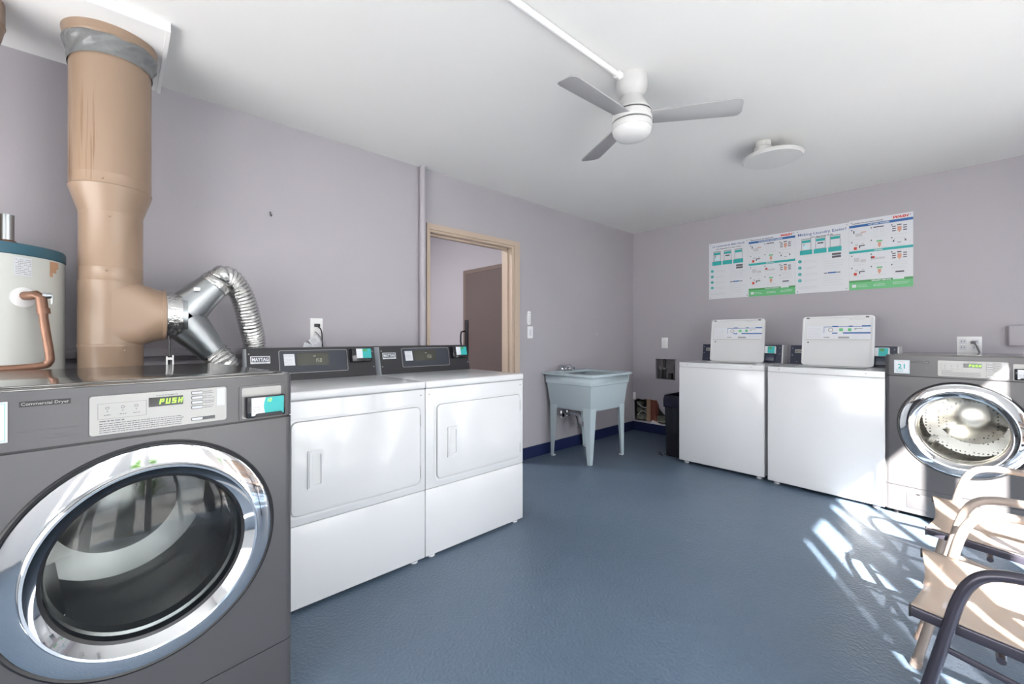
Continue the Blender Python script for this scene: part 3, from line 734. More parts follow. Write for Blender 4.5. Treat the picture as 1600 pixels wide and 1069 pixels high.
# ------------------------------------------------------------------ white top-loading washers with lids up
def top_washer():
    root = empty('top_loading_washer', (-1.781, 3.745, 0), 0)
    W, D = 0.697, 0.68
    b = MB(); b.box(0.0, 0.0, 0.025, W, D, 0.872, 0.007, 3); b.build('cabinet', M['enamel'], root)
    MB().box(0.004, 0.004, 0.868, W - .004, D - .01, 0.877).build('seam', M['seam'], root, False)
    b = MB(); ox0, ox1, oy0, oy1 = 0.13, 0.56, 0.12, 0.41
    b.add(holed([rrect(0, -0.002, W, D, .012), rrect(ox0, oy0, ox1, oy1, .05)], 0.008), Matrix.Translation((0, 0, 0.909)))
    b.add(holed([rrect(0, -0.003, W, D, .012), rrect(.014, .014, W - .014, D - .014, .01)], 0.038), Matrix.Translation((0, 0, 0.893)))
    b.build('top_panel', M['enamel'], root, False)
    MB().lathe([(.235, .905), (.235, .55), (.05, .52), (0, .52)], (0.345, .30, 0), (0, 0, 1), 40).build('tub', M['enamel_in'], root)
    MB().cyl((0.345, .30, .52), (0.345, .30, .86), .06, .035, 20).build('agitator', M['white'], root)
    for x in (0.08, 0.60): MB().cyl((x, 0.0, 0.895), (x, -0.005, 0.895), 0.0045, 0.003, 12).build('screw', M['inkg'], root)
    for x, y in ((0.05, 0.05), (W - 0.05, 0.05), (0.05, D - 0.05), (W - 0.05, D - 0.05)):
        MB().cyl((x, y, 0), (x, y, 0.03), 0.022, 0.018, 12).build('leveling_foot', M['inkl'], root)
    # console
    yb, zb, yt, zt = 0.495, 0.913, 0.520, 1.070
    MB().prism([(yb + .003, zb), (yt + .003, zt), (0.655, zt), (0.655, zb)], 0.006, 0.694, 'x').build('console_housing', M['enamel'], root, False)
    T = Matrix.Translation((0, yb, zb)) @ Matrix.Rotation(-math.atan2(yt - yb, zt - zb), 4, 'X')
    b = MB(); b.box(0.002, -.001, 0, 0.686, .004, .160, .001, 1, T); b.build('console_face', M['navyc'], root, False)
    for x, z in ((0.016, .135), (0.016, .075), (0.670, .135), (0.670, .08), (.05, .02)):
        b = MB(); b.cyl((x, 0, z), (x, -.003, z), .004, .003, 10, True, T); b.build('screw', M['panel_si'], root)
    b = MB(); b.box(.035, -.003, .095, .100, 0, .125, 0, 1, T); lg = b.build('brand_badge', M['panel_si'], root, False)
    b = MB(); b.add(text_bm('MAYTAG', .012, .0675, .103, -.0034, 'CENTER', .055, bold=.0005)); b.bm.transform(T); b.build('lettering', M['ink'], lg, False)
    cr = MB().box(.505, -.035, .010, .640, 0, .075, .008).build('card_reader', M['navyc'], root)
    l1 = MB().box(.520, -.036, .080, .645, -.002, .145, .003).build('reader_display', M['paper'], cr, False)
    MB().box(.585, -.0368, .082, .640, -.034, .142).build('label_panel', M['teal'], cr, False)
    MB().box(.592, -.0374, .118, .618, -.034, .138).build('reader_digits', M['greend'], cr, False)
    for o in [cr] + list(cr.children): o.data.transform(T)
    # raised lid
    lw, lh = 0.462, 0.395
    L = Matrix.Translation((0.105, 0.425, 0.915)) @ Matrix.Rotation(-math.radians(7.0), 4, 'X')
    b = MB()
    b.add(holed([rrect(0, 0, lw, lh, .022), rrect(.012, .010, lw - .012, lh - .012, .012)], 0.022), L @ Matrix.Translation((0, .008, 0)) @ R_XZ)
    b.prism(rrect(.006, .006, lw - .006, lh - .006, .014), .006, .019, 'y', 0, L)
    lid = b.build('lid', M['enamel'], root, False)
    b = MB(); b.box(.020, .003, .205, lw - .030, .006, .208, 0, 1, L); b.build('lid_fold', M['seam'], lid, False)
    for x in (.035, lw - .045):
        b = MB(); b.box(x - .010, -.004, lh - .016, x + .012, .006, lh - .006, .002, 1, L); b.build('lid_bumper', M['gap'], lid)
    b = MB(); b.cyl((.04, .006, .185), (.04, .0, .185), .006, .004, 10, True, L); b.build('lid_plug', M['gap'], lid)
    b = MB(); b.prism([(lw - .165, lh - .013), (lw - .05, lh - .013), (lw - .065, lh - .028), (lw - .15, lh - .028)], -.002, .006, 'y', .002, L); b.build('finger_pull', M['enamel'], lid)
    b = MB(); b.box(.03, .0045, .215, lw - .022, .0062, .318, 0, 1, L); st = b.build('instruction_sticker', M['paper'], lid, False)
    b = MB()
    for (u0, v0, u1, v1) in ((.20, .308, .238, .318), (.305, .308, .33, .318), (.385, .308, lw - .024, .319), (.20, .255, .235, .264), (.27, .255, lw - .024, .266)):
        b.box(u0, .0038, v0, u1, .0048, v1, 0, 1, L)
    b.box(.145, .0038, .308, .385, .0046, .312, 0, 1, L); b.box(.145, .0038, .262, .148, .0046, .312, 0, 1, L)
    b.build('sticker_bands', M['blue'], st, False)
    b = MB(); b.add(holed([circ(.19, .286, .017, 20), circ(.19, .286, .012, 20)], .0006), L @ Matrix.Translation((0, .0042, 0)) @ R_XZ)
    b.box(.34, .0038, .292, .39, .0046, .297, 0, 1, L); b.box(.34, .0038, .286, .352, .0046, .292, 0, 1, L)
    b.box(.145, .0038, .222, .185, .0046, .230, 0, 1, L); b.box(.24, .0038, .218, .31, .0046, .232, 0, 1, L); b.build('sticker_drawings', M['inkg'], st, False)
    b = MB(); b.box(.245, .0038, .275, .27, .0046, .297, 0, 1, L); b.box(.30, .0038, .275, .322, .0046, .297, 0, 1, L); b.build('sticker_pictures', M['green'], st, False)
    b = MB(); lines(b, .035, .13, [.222 + .0125 * i for i in range(7)], .0045, .0025); lines(b, .33, .44, [.222, .235, .247], .0045, .002)
    lines(b, .05, .43, [.192, .186], .006, .0015, ragged=.02)
    b.bm.transform(L); b.build('sticker_print', M['inkl'], st, False)
    return root
tw = top_washer()
tag(tw, 'white top-loading washer with its lid up, standing next to the black bin', 'washer')
tw2 = copy_tree(tw); tw2.location = (-1.053, 3.712, 0); tw2.rotation_euler = (0, 0, math.radians(-3.4))
tag(tw2, 'white top-loading washer with its lid up, standing next to the grey washer', 'washer')

# ------------------------------------------------------------------ tan duct, tee, wye and hoses
DX, DYc = -2.47, -0.02
duct = empty('tan_vent_duct', (0, 0, 0))
tag(duct, 'thick tan-painted vent duct rising behind the large grey dryer, wrapped in grey tape at top', 'duct')
ax0 = (DX, DYc, 0)
up = MB().lathe([(.129, 1.752), (.1292, 1.757), (.129, 1.762), (.129, 1.80), (.1295, 1.802), (.129, 1.805), (.129, 2.40)], ax0, (0, 0, 1), 64).build('upper_section', M['duct_rust'], duct, label='tan section with brown rust streaks')
cn = MB().lathe([(.101, 1.655), (.103, 1.66), (.130, 1.750), (.132, 1.756), (.129, 1.760)], ax0, (0, 0, 1), 64).build('reducer', M['duct'], duct)
MB().lathe([(.101, 1.365), (.103, 1.368), (.101, 1.373), (.101, 1.425), (.1022, 1.428), (.101, 1.431), (.101, 1.660), (.1025, 1.664)], ax0, (0, 0, 1), 64).build('middle_section', M['duct'], duct)
MB().lathe([(.103, 0.0), (.103, 1.095), (.105, 1.10), (.105, 1.108), (.103, 1.112)], ax0, (0, 0, 1), 64).build('lower_section', M['duct'], duct)
tee = MB().lathe([(.103, 1.10), (.103, 1.368), (.104, 1.372)], ax0, (0, 0, 1), 64)
b = bmesh.new(); rings = []                                   # fairing from the duct wall to the side branch
for k in range(17):
    t = k / 16; ring_ = []; y = DYc + .165 * t
    n_e = 2 + 5 * (1 - t) ** 1.5; hh_ = .134 if t < .55 else .134 - .026 * (t - .55) / .45; hw_ = .1035 + .0045 * t
    for q in range(64):
        ph = 2 * PI * q / 64; c_, s_ = math.cos(ph), math.sin(ph)
        ring_.append(b.verts.new((DX + hw_ * math.copysign(abs(c_) ** (2 / n_e), c_), y, 1.238 + hh_ * math.copysign(abs(s_) ** (2 / n_e), s_))))
    rings.append(ring_)
for A_, B_ in zip(rings, rings[1:]):
    for q in range(64): b.faces.new((A_[q], A_[(q + 1) % 64], B_[(q + 1) % 64], B_[q]))
bmesh.ops.recalc_face_normals(b, faces=b.faces[:]); tee.add(b)
tee.build('tee', M['duct'], duct)
MB().lathe([(.108, .142), (.113, .145), (.113, .155), (.107, .158)], (DX, 0, 1.238), (0, 1, 0), 48).build('tee_collar', M['duct'], duct)
MB().lathe([(.155, 2.42), (.152, 2.40), (.146, 2.355), (.130, 2.34)], (DX + .004, DYc, 0), (0, 0, 1), 64).build('ceiling_collar', M['duct'], duct)
def tape(u, v):
    a = u * 2 * PI
    z0 = 2.262 + 0.015 * math.sin(a + 1.0); z1 = 2.372 + 0.006 * math.sin(a * 2)
    z = z0 + (z1 - z0) * v
    rr = 0.133 + 0.014 * math.exp(-((v - 0.72) / 0.28) ** 2) + 0.004 * math.sin(3 * a + 6 * v) * math.sin(PI * v) + 0.003 * math.sin(9 * a - 14 * v) * math.sin(PI * v)
    return (DX + rr * math.cos(a), DYc + rr * math.sin(a), z)
MB().grid(tape, 120, 16).build('tape_wrap', M['tape'], duct, label='crumpled grey duct tape wrap')
for aa, z, r_ in ((-0.2, 1.775, .129), (-0.05, 1.632, .101), (0.9, 1.632, .101), (-0.15, 1.41, .101), (0.4, 1.085, .103)):
    MB().cyl((DX + (r_ - .002) * math.cos(aa), DYc + (r_ - .002) * math.sin(aa), z), (DX + (r_ + .004) * math.cos(aa), DYc + (r_ + .004) * math.sin(aa), z), .005, .003, 10).build('screw', M['duct'], duct)

wye = empty('metal_duct_wye', (0, 0, 0))
tag(wye, 'shiny galvanised Y-shaped duct fitting joined to the side of the tan duct', 'duct')
zc = 1.238
MB().lathe([(.103, 0), (.103, .080)], (DX, .150, zc), (0, 1, 0), 48).build('inlet', M['galv'], wye)
MB().lathe([(.105, 0), (.1065, .02), (.1055, .04), (.107, .06)], (DX, .151, zc), (0, 1, 0), 48).build('foil_tape', M['foil'], wye, label='crinkled foil tape')
Pc = Vector((DX, .205, zc))
e1 = Vector((DX, .335, zc + .148)); e2 = Vector((DX, .338, zc - .172))
d1 = (e1 - Vector((DX, .215, zc + .02))).normalized(); d2 = (e2 - Vector((DX, .215, zc - .02))).normalized()
s1 = Vector((DX, .222, zc + .022)); s2 = Vector((DX, .222, zc - .024))
MB().lathe([(.088, 0), (.064, (e1 - s1).length)], s1, e1 - s1, 40).build('upper_branch', M['galv'], wye)
MB().lathe([(.090, 0), (.058, (e2 - s2).length)], s2, e2 - s2, 40).build('lower_branch', M['galv'], wye)
MB().lathe([(.064, -.004), (.067, .0), (.067, .022), (.062, .030)], e1, d1, 40).build('clamp_band', M['foil'], wye)
b = MB(); b.box(-.012, -.009, 0, .012, .009, .001)
b.bm.transform(Matrix.Translation(s1 + (e1 - s1) * .55 + Vector((.074, 0, 0)) + Vector((0, -.02, .03))) @ Vector((1, -.3, .5)).to_track_quat('Z', 'Y').to_matrix().to_4x4())
b.build('size_sticker', M['paper'], wye, False)
def bez(pts, n=14):
    """Catmull-Rom through pts"""
    P = [Vector(p) for p in pts]; P = [P[0] * 2 - P[1]] + P + [P[-1] * 2 - P[-2]]
    out = []
    for i in range(1, len(P) - 2):
        for k in range(n):
            t = k / n; a_, b_, c_, d_ = P[i - 1], P[i], P[i + 1], P[i + 2]
            out.append(0.5 * ((2 * b_) + (c_ - a_) * t + (2 * a_ - 5 * b_ + 4 * c_ - d_) * t * t + (3 * b_ - a_ - 3 * c_ + d_) * t ** 3))
    out.append(P[-2]); return out
def hose(pts, r, pitch, name, lab):
    P = bez(pts, 80); L = [0]
    for a_, b_ in zip(P, P[1:]): L.append(L[-1] + (b_ - a_).length)
    n = int(L[-1] / pitch * 6); Q = []; RR = []; k = 0
    for i in range(n + 1):
        s_ = L[-1] * i / n
        while k < len(L) - 2 and L[k + 1] < s_: k += 1
        t = (s_ - L[k]) / max(1e-9, L[k + 1] - L[k]); Q.append(P[k].lerp(P[k + 1], t))
        RR.append(r * (1 + 0.055 * math.cos(2 * PI * s_ / pitch)))
    o = MB().tube(Q, RR, 28, False).build(name, M['foil'])
    return tag(o, lab, 'hose', 'foil dryer hoses')
hose([e1 + d1 * .012, e1 + d1 * .05 + Vector((0, 0, .012)), (DX - .02, .418, 1.418), (DX - .04, .467, 1.335), (DX - .08, .505, 1.21), (DX - .125, .535, 1.08), (DX - .135, .54, .75), (DX - .135, .50, .4), (DX - .135, .48, .25)],
     .052, .0165, 'foil_dryer_hose', 'crinkled silver foil hose arching over from the upper arm of the metal wye')
hose([e2 - d2 * .005, e2 + d2 * .04, (DX - .01, .385, .97), (DX + .05, .36, .80), (DX + .18, .22, .6)], .059, .015, 'foil_dryer_hose', 'short crinkled foil hose on the lower arm of the metal wye')

# black cable with a zip tie under the foil tape
cb = MB().tube(bez([(DX + .06, .165, 1.145), (DX + .06, .168, 1.08), (DX + .06, .166, 1.0), (DX + .06, .17, .9)]), .0035, 8).build('hanging_cable', M['black'])
tag(cb, 'thin black cable hanging below the foil tape of the wye', 'cable')
zt_ = MB(); zt_.box(DX + .058, .155, 1.00, DX + .072, .160, 1.055); zt_.box(DX + .058, .176, .99, DX + .072, .181, 1.06); zt_.box(DX + .055, .160, 1.04, DX + .075, .178, 1.05)
zt_.build('cable_tag', M['white'], cb, False, label='white tag')

# second duct at the left edge, over the water heater
d2o = empty('tan_flue_duct', (0, 0, 0)); tag(d2o, 'tan flue duct cut off by the left edge of the picture at the ceiling', 'duct')
a2 = (-2.463, -.44, 0)
MB().lathe([(.129, 2.298), (.131, 2.302), (.129, 2.306), (.129, 2.42)], a2, (0, 0, 1), 48).build('upper_section', M['duct'], d2o)
MB().lathe([(.10, 1.49), (.10, 2.10), (.113, 2.2), (.116, 2.235), (.129, 2.300)], a2, (0, 0, 1), 48).build('lower_section', M['duct'], d2o)

# ceiling flashing panel
b = MB(); b.box(WX, -0.95, CZ - 0.034, -2.220, .143, CZ); b.box(-2.220, -0.95, CZ - 0.039, -2.207, .157, CZ); b.box(WX, .143, CZ - .039, -2.220, .157, CZ)
struct(b, 'trim_4', M['white_trim'])

# ------------------------------------------------------------------ water heater
wh = empty('water_heater', (-2.517, -.406, 0)); tag(wh, 'cream water heater tank with a teal rim at the left edge of the room', 'water heater')
MB().lathe([(0, .06), (.245, .06), (.247, .07), (.247, 1.435), (.245, 1.44)], (0, 0, 0), (0, 0, 1), 72).build('tank', M['tank'], wh)
MB().lathe([(.246, 1.436), (.250, 1.440), (.250, 1.470), (.246, 1.478), (0, 1.482)], (0, 0, 0), (0, 0, 1), 72).build('top_rim', M['tealrim'], wh)
MB().lathe([(0, 0), (.20, 0), (.20, .06), (0, .06)], (0, 0, 0), (0, 0, 1), 32).build('base', M['black'], wh)
q = Vector((.247, 0, 0)); 
def on_tank(deg, z, r=.247): return Vector((r * math.cos(math.radians(deg)), r * math.sin(math.radians(deg)), z))
ea = 39.0
MB().lathe([(.036, -.004), (.036, .002), (.030, .005), (0, .006)], on_tank(ea, 1.284), on_tank(ea, 0, 1), 32).build('valve_escutcheon', M['white'], wh)
n_ = on_tank(ea, 0, 1)
v0 = on_tank(ea, 1.290)
E1 = v0 + n_ * .055
vp = MB(); vp.tube([v0, v0 + n_ * .03, E1 + Vector((0, 0, .003)), E1 + Vector((.0, .012, -.006)), E1 + Vector((0, .016, -.05))], .0155, 16); vp.build('relief_valve', M['copper'], wh)
pf = MB(); tp = bez([E1 + Vector((0, .016, -.04)), E1 + Vector((0, .020, -.10)), E1 + Vector((0, .033, -.215)), E1 + Vector((0.0, .030, -.242)), E1 + Vector((0.0, .010, -.254)), E1 + Vector((0, -.10, -.262)), E1 + Vector((0, -.40, -.268))], 8)
pf.tube(tp, .0125, 16); pf.cyl(E1 + Vector((0, .017, -.045)), E1 + Vector((0, .019, -.065)), .0175, .0175, 16); pf.build('discharge_pipe', M['copper'], wh)
lv = MB(); lv.cyl(E1 + Vector((0, .016, 0)), E1 + Vector((0, .038, .002)), .012, .010, 16); lv.box(E1.x - .004, E1.y + .036, E1.z - .030, E1.x + .004, E1.y + .041, E1.z + .008, .001); lv.build('valve_lever', M['galv'], wh)
st = MB()
def lab_fn(u, v): return on_tank(33 + 11.5 * u, 1.362 + .066 * v, .2476)
st.grid(lab_fn, 6, 2); sto = st.build('rating_label', M['paper'], wh, False)
pt = MB()
for i in range(9):
    for k in range(8):
        if random.random() < .85:
            pt.add((lambda: (lambda b: (b.faces.new([b.verts.new(on_tank(33.8 + 1.3 * k + dx_, 1.367 + .0064 * i + dz_, .2479)) for dx_, dz_ in ((0, 0), (1.1, 0), (1.1, .0022), (0, .0022))]), b)[1])(bmesh.new()))())
pt.build('print', M['inkg'], sto, False)
sc_ = MB()
for (dg, z, w_, h_) in ((60, 1.372, 3.6, .055), (63.6, 1.388, 4.4, .038), (60, 1.405, 11, .026)):
    sc_.grid(lambda u, v, dg=dg, z=z, w_=w_, h_=h_: on_tank(dg + w_ * u, z + h_ * v, .2475), 3, 1)
sc_.build('peeled_patch', mat('peeled_orange_patch', (0.50, 0.30, 0.19, 1), .7, var=.2, vscale=30), wh, False)
MB().cyl((.06, .10, 1.478), (.06, .10, 1.60), .019, .019, 20).build('outlet_pipe', M['galv'], wh)
MB().lathe([(.027, 1.478), (.025, 1.50), (.020, 1.505)], (.06, .10, 0), (0, 0, 1), 20).build('outlet_fitting', M['copper'], wh)
MB().cyl((.06, .03, 1.478), (.06, .03, 1.62), .010, .010, 12).build('inlet_pipe', M['white'], wh)

# ------------------------------------------------------------------ pipes and ledge on the left wall
b = MB().cyl((WX + .03, 1.668, 0), (WX + .03, 1.668, CZ), .024, .024, 24).build('wall_conduit', M['wall'])
tag(b, 'lavender-painted vertical pipe running up the left wall beside the doorway', 'pipe')
lg_ = empty('wall_ledge', (WX, 0, 0)); tag(lg_, 'lavender-painted ledge with pipes along the wall behind the ducts', 'ledge')
MB().box(0, -.35, 1.045, .09, .70, 1.085, .006).build('shelf_board', M['wall'], lg_)
MB().tube([(.05, -.35, 1.005), (.05, .2, 1.0), (.05, .70, 1.005)], .022, 16).build('pipe', M['wall'], lg_)
MB().tube([(.05, -.35, .95), (.05, .70, .95)], .016, 16).build('pipe', M['inkl'], lg_)

def outlet(loc, rz, name, lab, w, h, parts):
    o = empty(name, loc, rz); tag(o, lab, 'outlet' if 'outlet' in name or 'switch' not in name else 'switch')
    MB().box(-w / 2, -.006, -h / 2, w / 2, 0, h / 2, .002).build('cover_plate', M['white'], o)
    for (nm, x0, z0, x1, z1, m) in parts: MB().box(x0, -.008, z0, x1, -.005, z1, .0006, 1).build(nm, M[m], o, False)
    return o
SLOT = [('socket', -.017, .006, .017, .036, 'white'), ('socket', -.017, -.036, .017, -.006, 'white')]
ol = outlet((WX, .917, 1.195), PI / 2, 'wall_outlet', 'white wall outlet with plugs and paper tags above the white dryers', .076, .130, SLOT)
pg = MB(); pg.box(-.016, -.030, .010, .016, -.008, .030, .004); pgo = pg.build('plug', M['black'], ol)
tag_ = MB().tube(bez([(0.005, -.025, .012), (.016, -.04, -.01), (.024, -.035, -.05), (.028, -.03, -.16), (.03, -.02, -.3)]), .004, 8).build('power_cord', M['black'])
tag_.location = (WX, .917, 1.195); tag_.rotation_euler = (0, 0, PI / 2); tag(tag_, 'black power cord dropping from the wall outlet behind the white dryers', 'cord')
cd2 = MB().tube(bez([(-.012, -.02, -.02), (.004, -.03, -.04), (.022, -.035, -.07), (.027, -.032, -.12)]), .003, 8).build('power_cord', M['zip'])
cd2.location = (WX, .917, 1.195); cd2.rotation_euler = (0, 0, PI / 2); tag(cd2, 'thin grey cord crossing the paper tags below the wall outlet', 'cord')
for i, (x, z, w_, h_, an, lab) in enumerate(((-.020, -.075, .058, .045, -35, 'small white paper tag tilted below the wall outlet'), (-.045, -.125, .085, .055, 18, 'wide white paper tag at the console edge below the wall outlet'), (.010, -.110, .040, .060, 4, 'upright white paper tag beside the black cord'))):
    t_ = MB(); t_.box(-w_ / 2, -.0005, -h_ / 2, w_ / 2, .0005, h_ / 2); 
    to = t_.build('paper_tag', M['paper'], None, False)
    to.matrix_world = Matrix.Translation((WX + .028 - .005 * i, .917 + x, 1.195 + z)) @ Matrix.Rotation(PI / 2, 4, 'Z') @ Matrix.Rotation(math.radians(an), 4, 'Y') @ Matrix.Rotation(math.radians(-8), 4, 'X')
    tag(to, lab, 'tag', 'paper tags below the outlet')
    p_ = MB(); lines(p_, -w_ * .3, w_ * .3, (-.008, 0.002, .010), -.0006, .002); p_.build('print', M['inkg'], to, False)
outlet((-2.385, BY, 1.073), 0, 'wall_switch', 'white light switch plate on the back wall above the supply box', .078, .122, [('rocker', -.017, -.034, .017, .034, 'white')])
oo = outlet((.022, BY, 1.084), 0, 'wall_outlet', 'wide white double outlet on the back wall above the grey washer', .128, .122,
       [('socket', -.050, .004, -.014, .040, 'paper'), ('socket', -.050, -.040, -.014, -.004, 'paper'), ('socket', .014, .004, .050, .040, 'paper'), ('socket', .014, -.040, .050, -.004, 'paper')])
for x in (-.040, -.026, .024, .038):
    for z in (.024, -.020): MB().box(x - .002, -.0088, z - .004, x + .002, -.0075, z + .004).build('slot', M['gap'], oo, False)
MB().box(.005, -.035, .006, .034, -.008, .028, .005).build('plug', M['zip'], oo)
gc = MB().tube(bez([(.020, -.032, .016), (.034, -.04, -.005), (.050, -.04, -.055), (.06, -.05, -.09), (.04, -.08, -.14), (.03, -.15, -.12 - .05)]), .005, 8).build('power_cord', M['zip'])
gc.location = (.022, BY, 1.084); tag(gc, 'grey power cord leading from the double outlet behind the grey washer', 'cord')
bx = empty('wall_box', (.21, BY, 0)); tag(bx, 'lavender-painted flat wall box at the right edge of the back wall', 'box')
MB().box(0, -.05, 1.078, .33, 0, 1.222, .004).build('box_body', M['wall'], bx); MB().box(.004, -.055, 1.082, .326, -.048, 1.218, .003).build('box_cover', M['wall'], bx)
oc = MB().box(-2.797, BY - .010, .375, -2.765, BY, .462, .002).build('wall_cover_strip', M['white']); tag(oc, 'small white cover strip in the corner above the broken hole', 'cover')

# remote in its holder, hooks
rm = empty('fan_remote', (WX, 2.812, 0)); tag(rm, 'slim white fan remote on the wall right of the doorway', 'remote')
MB().prism(rrect(-.021, 1.255, .021, 1.385, .018), -.022, -.004, 'y', .003, Matrix.Rotation(PI / 2, 4, 'Z')).build('remote_body', M['white'], rm)
for z in (1.36, 1.335, 1.312, 1.29): MB().prism(circ(0, z, .006, 12), -.0235, -.021, 'y', 0, Matrix.Rotation(PI / 2, 4, 'Z')).build('button', M['inkl'], rm)
hd = outlet((WX, 2.842, 1.185), PI / 2, 'wall_switch', 'white switch plate just below the fan remote', .072, .112, [('rocker', -.014, -.03, .014, .03, 'paper')])
for (y, z, lab) in ((.657, 1.866, 'small dark hook on the bare left wall above the dryers'), (3.886, 1.176, 'small white hook on the left wall above the sink')):
    h_ = MB(); h_.tube([(0, 0, .012), (.010, 0, .010), (.012, 0, -.008), (.018, .002, -.014), (.024, .004, -.004)], .0035, 8)
    ho_ = h_.build('wall_hook', M['gap'] if y < 1 else M['inkl']); ho_.location = (WX, y, z); tag(ho_, lab, 'hook')

# ------------------------------------------------------------------ supply box and broken hole in the back wall
sb = empty('supply_box', (0, BY, 0)); tag(sb, 'recessed washer supply box with dark valves in the back wall beside the white washer', 'supply box')
b = MB(); y1_ = .10
b.box(BX0, .018, BZ0, BX0 + .004, y1_, BZ1); b.box(BX1 - .004, .018, BZ0, BX1, y1_, BZ1); b.box(BX0, .018, BZ0, BX1, y1_, BZ0 + .004); b.box(BX0, .018, BZ1 - .004, BX1, y1_, BZ1); b.box(BX0, y1_, BZ0, BX1, y1_ + .004, BZ1)
b.build('recess', M['cavity2'], sb, False)
MB().add(holed([rrect(BX0 - .018, BZ0 - .018, BX1 + .018, BZ1 + .010, .004), rrect(BX0 + .002, BZ0 + .002, BX1 - .002, BZ1 - .002, .002)], .004), Matrix.Translation((0, -.002, 0)) @ R_XZ).build('frame', M['wall'], sb, False)
b = MB(); b.cyl((BX0 + .08, .06, BZ0 + .004), (BX0 + .08, .06, BZ1 - .004), .012, .012, 12); b.cyl((BX0 + .05, .06, BZ0 + .004), (BX0 + .05, .06, BZ0 + .13), .009, .009, 12); b.build('pipe', M['black'], sb)
b = MB(); b.cyl((BX0 + .02, .05, BZ0 + .125), (BX0 + .11, .05, BZ0 + .125), .012, .012, 12); b.cyl((BX0 + .05, .02, BZ0 + .125), (BX0 + .05, .06, BZ0 + .125), .016, .016, 12); b.box(BX0 + .03, .015, BZ0 + .14, BX0 + .07, .022, BZ0 + .15); b.build('valve', M['zip'], sb)
b = MB(); b.cyl((BX0 + .16, .05, BZ0 + .004), (BX0 + .16, .05, BZ0 + .075), .024, .026, 16); b.build('drain_stub', M['black'], sb)
b = MB(); b.tube([(BX1 - .01, .06, BZ1 - .01), (BX1 - .04, .05, BZ1 - .10), (BX1 - .02, .05, BZ0 + .05)], .006, 8); b.build('tube', M['black'], sb)

b = MB().box(-2.632, BY + .025, .10, -2.585, BY + .11, .55, .001).build('wall_stud', M['wood']); tag(b, 'pale wooden stud exposed in the broken wall hole', 'stud')
b = MB().box(-2.580, BY + .030, .10, -2.528, BY + .12, .55, .001).build('wall_stud', M['redwood']); tag(b, 'red-brown wooden stud exposed in the broken wall hole', 'stud')
rnd = random.Random(3)
for i, (x, z, w_, h_) in enumerate(((-2.74, .13, .09, .07), (-2.655, .13, .045, .085), (-2.745, .21, .08, .065), (-2.66, .225, .05, .06), (-2.75, .285, .07, .06), (-2.47, .13, .10, .07), (-2.39, .14, .07, .05))):
    s_ = MB().box(-w_ / 2, -.03, 0, w_ / 2, .03, h_, .012, 2)
    for v in s_.bm.verts: v.co += Vector((rnd.uniform(-.004, .004), rnd.uniform(-.004, .004), rnd.uniform(-.003, .003)))
    so = s_.build('rubble_block', M['stone']); so.location = (x, BY + .085, z if i not in (2, 3, 4) else z)
    tag(so, 'rough grey-green rubble block inside the broken wall hole', 'rubble', 'rubble blocks in the wall hole')
b = MB(); b.tube(bez([(-2.77, BY + .04, .34), (-2.70, BY + .035, .29), (-2.64, BY + .04, .285)]), .005, 8); b.tube(bez([(-2.76, BY + .04, .18), (-2.70, BY + .035, .24), (-2.645, BY + .04, .22)]), .004, 8)
tag(b.build('loose_wire', M['inkl']), 'loose pale wires crossing the broken wall hole', 'wire')
b = MB(); b.prism([(-2.79, .108), (-2.57, .110), (-2.54, .150), (-2.44, .115), (-2.36, .108)], BY - .008, BY + .012, 'y'); struct(b, 'trim_5', M['white_trim'])

# ------------------------------------------------------------------ black bin
bn = empty('trash_bin', (-1.885, 4.06, 0)); tag(bn, 'black trash bin with a bag folded over its rim, left of the white washer', 'trash bin')
def loop_box(x, y, z): return [(-x, -y, z), (x, -y, z), (x, y, z), (-x, y, z)]
def frustum(rs):
    b = bmesh.new(); R_ = [[b.verts.new(p) for p in loop_box(*r)] for r in rs]
    for A_, B_ in zip(R_, R_[1:]):
        for k in range(4): b.faces.new((A_[k], A_[(k + 1) % 4], B_[(k + 1) % 4], B_[k]))
    b.faces.new(R_[0][::-1]); b.faces.new(R_[-1]); bmesh.ops.recalc_face_normals(b, faces=b.faces[:]); return b
MB().add(frustum([(.078, .195, 0), (.088, .212, .56), (.080, .200, .56), (.072, .19, .03)])).build('bin_body', M['blackgl'], bn)
def bagf(u, v):
    per = loop_box(.094, .218, 0); k = int(u * 4) % 4; t = u * 4 - int(u * 4)
    if u >= 1: k, t = 3, 1
    a_, b_ = Vector(per[k]), Vector(per[(k + 1) % 4]); p = a_.lerp(b_, t)
    z = .47 + .115 * v; wob = .003 * math.sin(u * 70) + .002 * math.sin(u * 37 + v * 5)
    if v > .85: p *= .96
    return (p.x * (1 + wob * 6), p.y * (1 + wob * 2), z + .004 * math.sin(u * 50) * (1 - v))
MB().grid(bagf, 96, 8).build('bin_bag', M['bag'], bn, solid=.001)

# ------------------------------------------------------------------ utility sink
sk = empty('utility_sink', (-2.495, 3.325, 0)); tag(sk, 'pale blue-grey plastic laundry sink on four tapered legs in the corner', 'sink')
def ring(poly_out, poly_in, z0, z1):
    return holed([poly_out, poly_in], z1 - z0), Matrix.Translation((0, 0, (z0 + z1) / 2))
hx_, hy_ = .300, .325
zr = .80
b = MB(); bmh, mt = ring(rrect(-hx_, -hy_, hx_, hy_, .02), rrect(-.20, -.27, .245, .27, .04), zr - .016, zr + .004); b.add(bmh, mt)
b.build('rim', M['sink'], sk, False)
b = MB(); b.add(frustum([(.225, .258, .470), (.234, .268, .482), (.258, .292, .700), (.266, .300, .706), (.268, .303, .786)]))
for f in [f for f in b.bm.faces if f.normal.z > .9]: b.bm.faces.remove(f)
b.box(-.268, .296, .72, .268, .303, .786)
b.build('tub', M['sink'], sk, solid=.004)
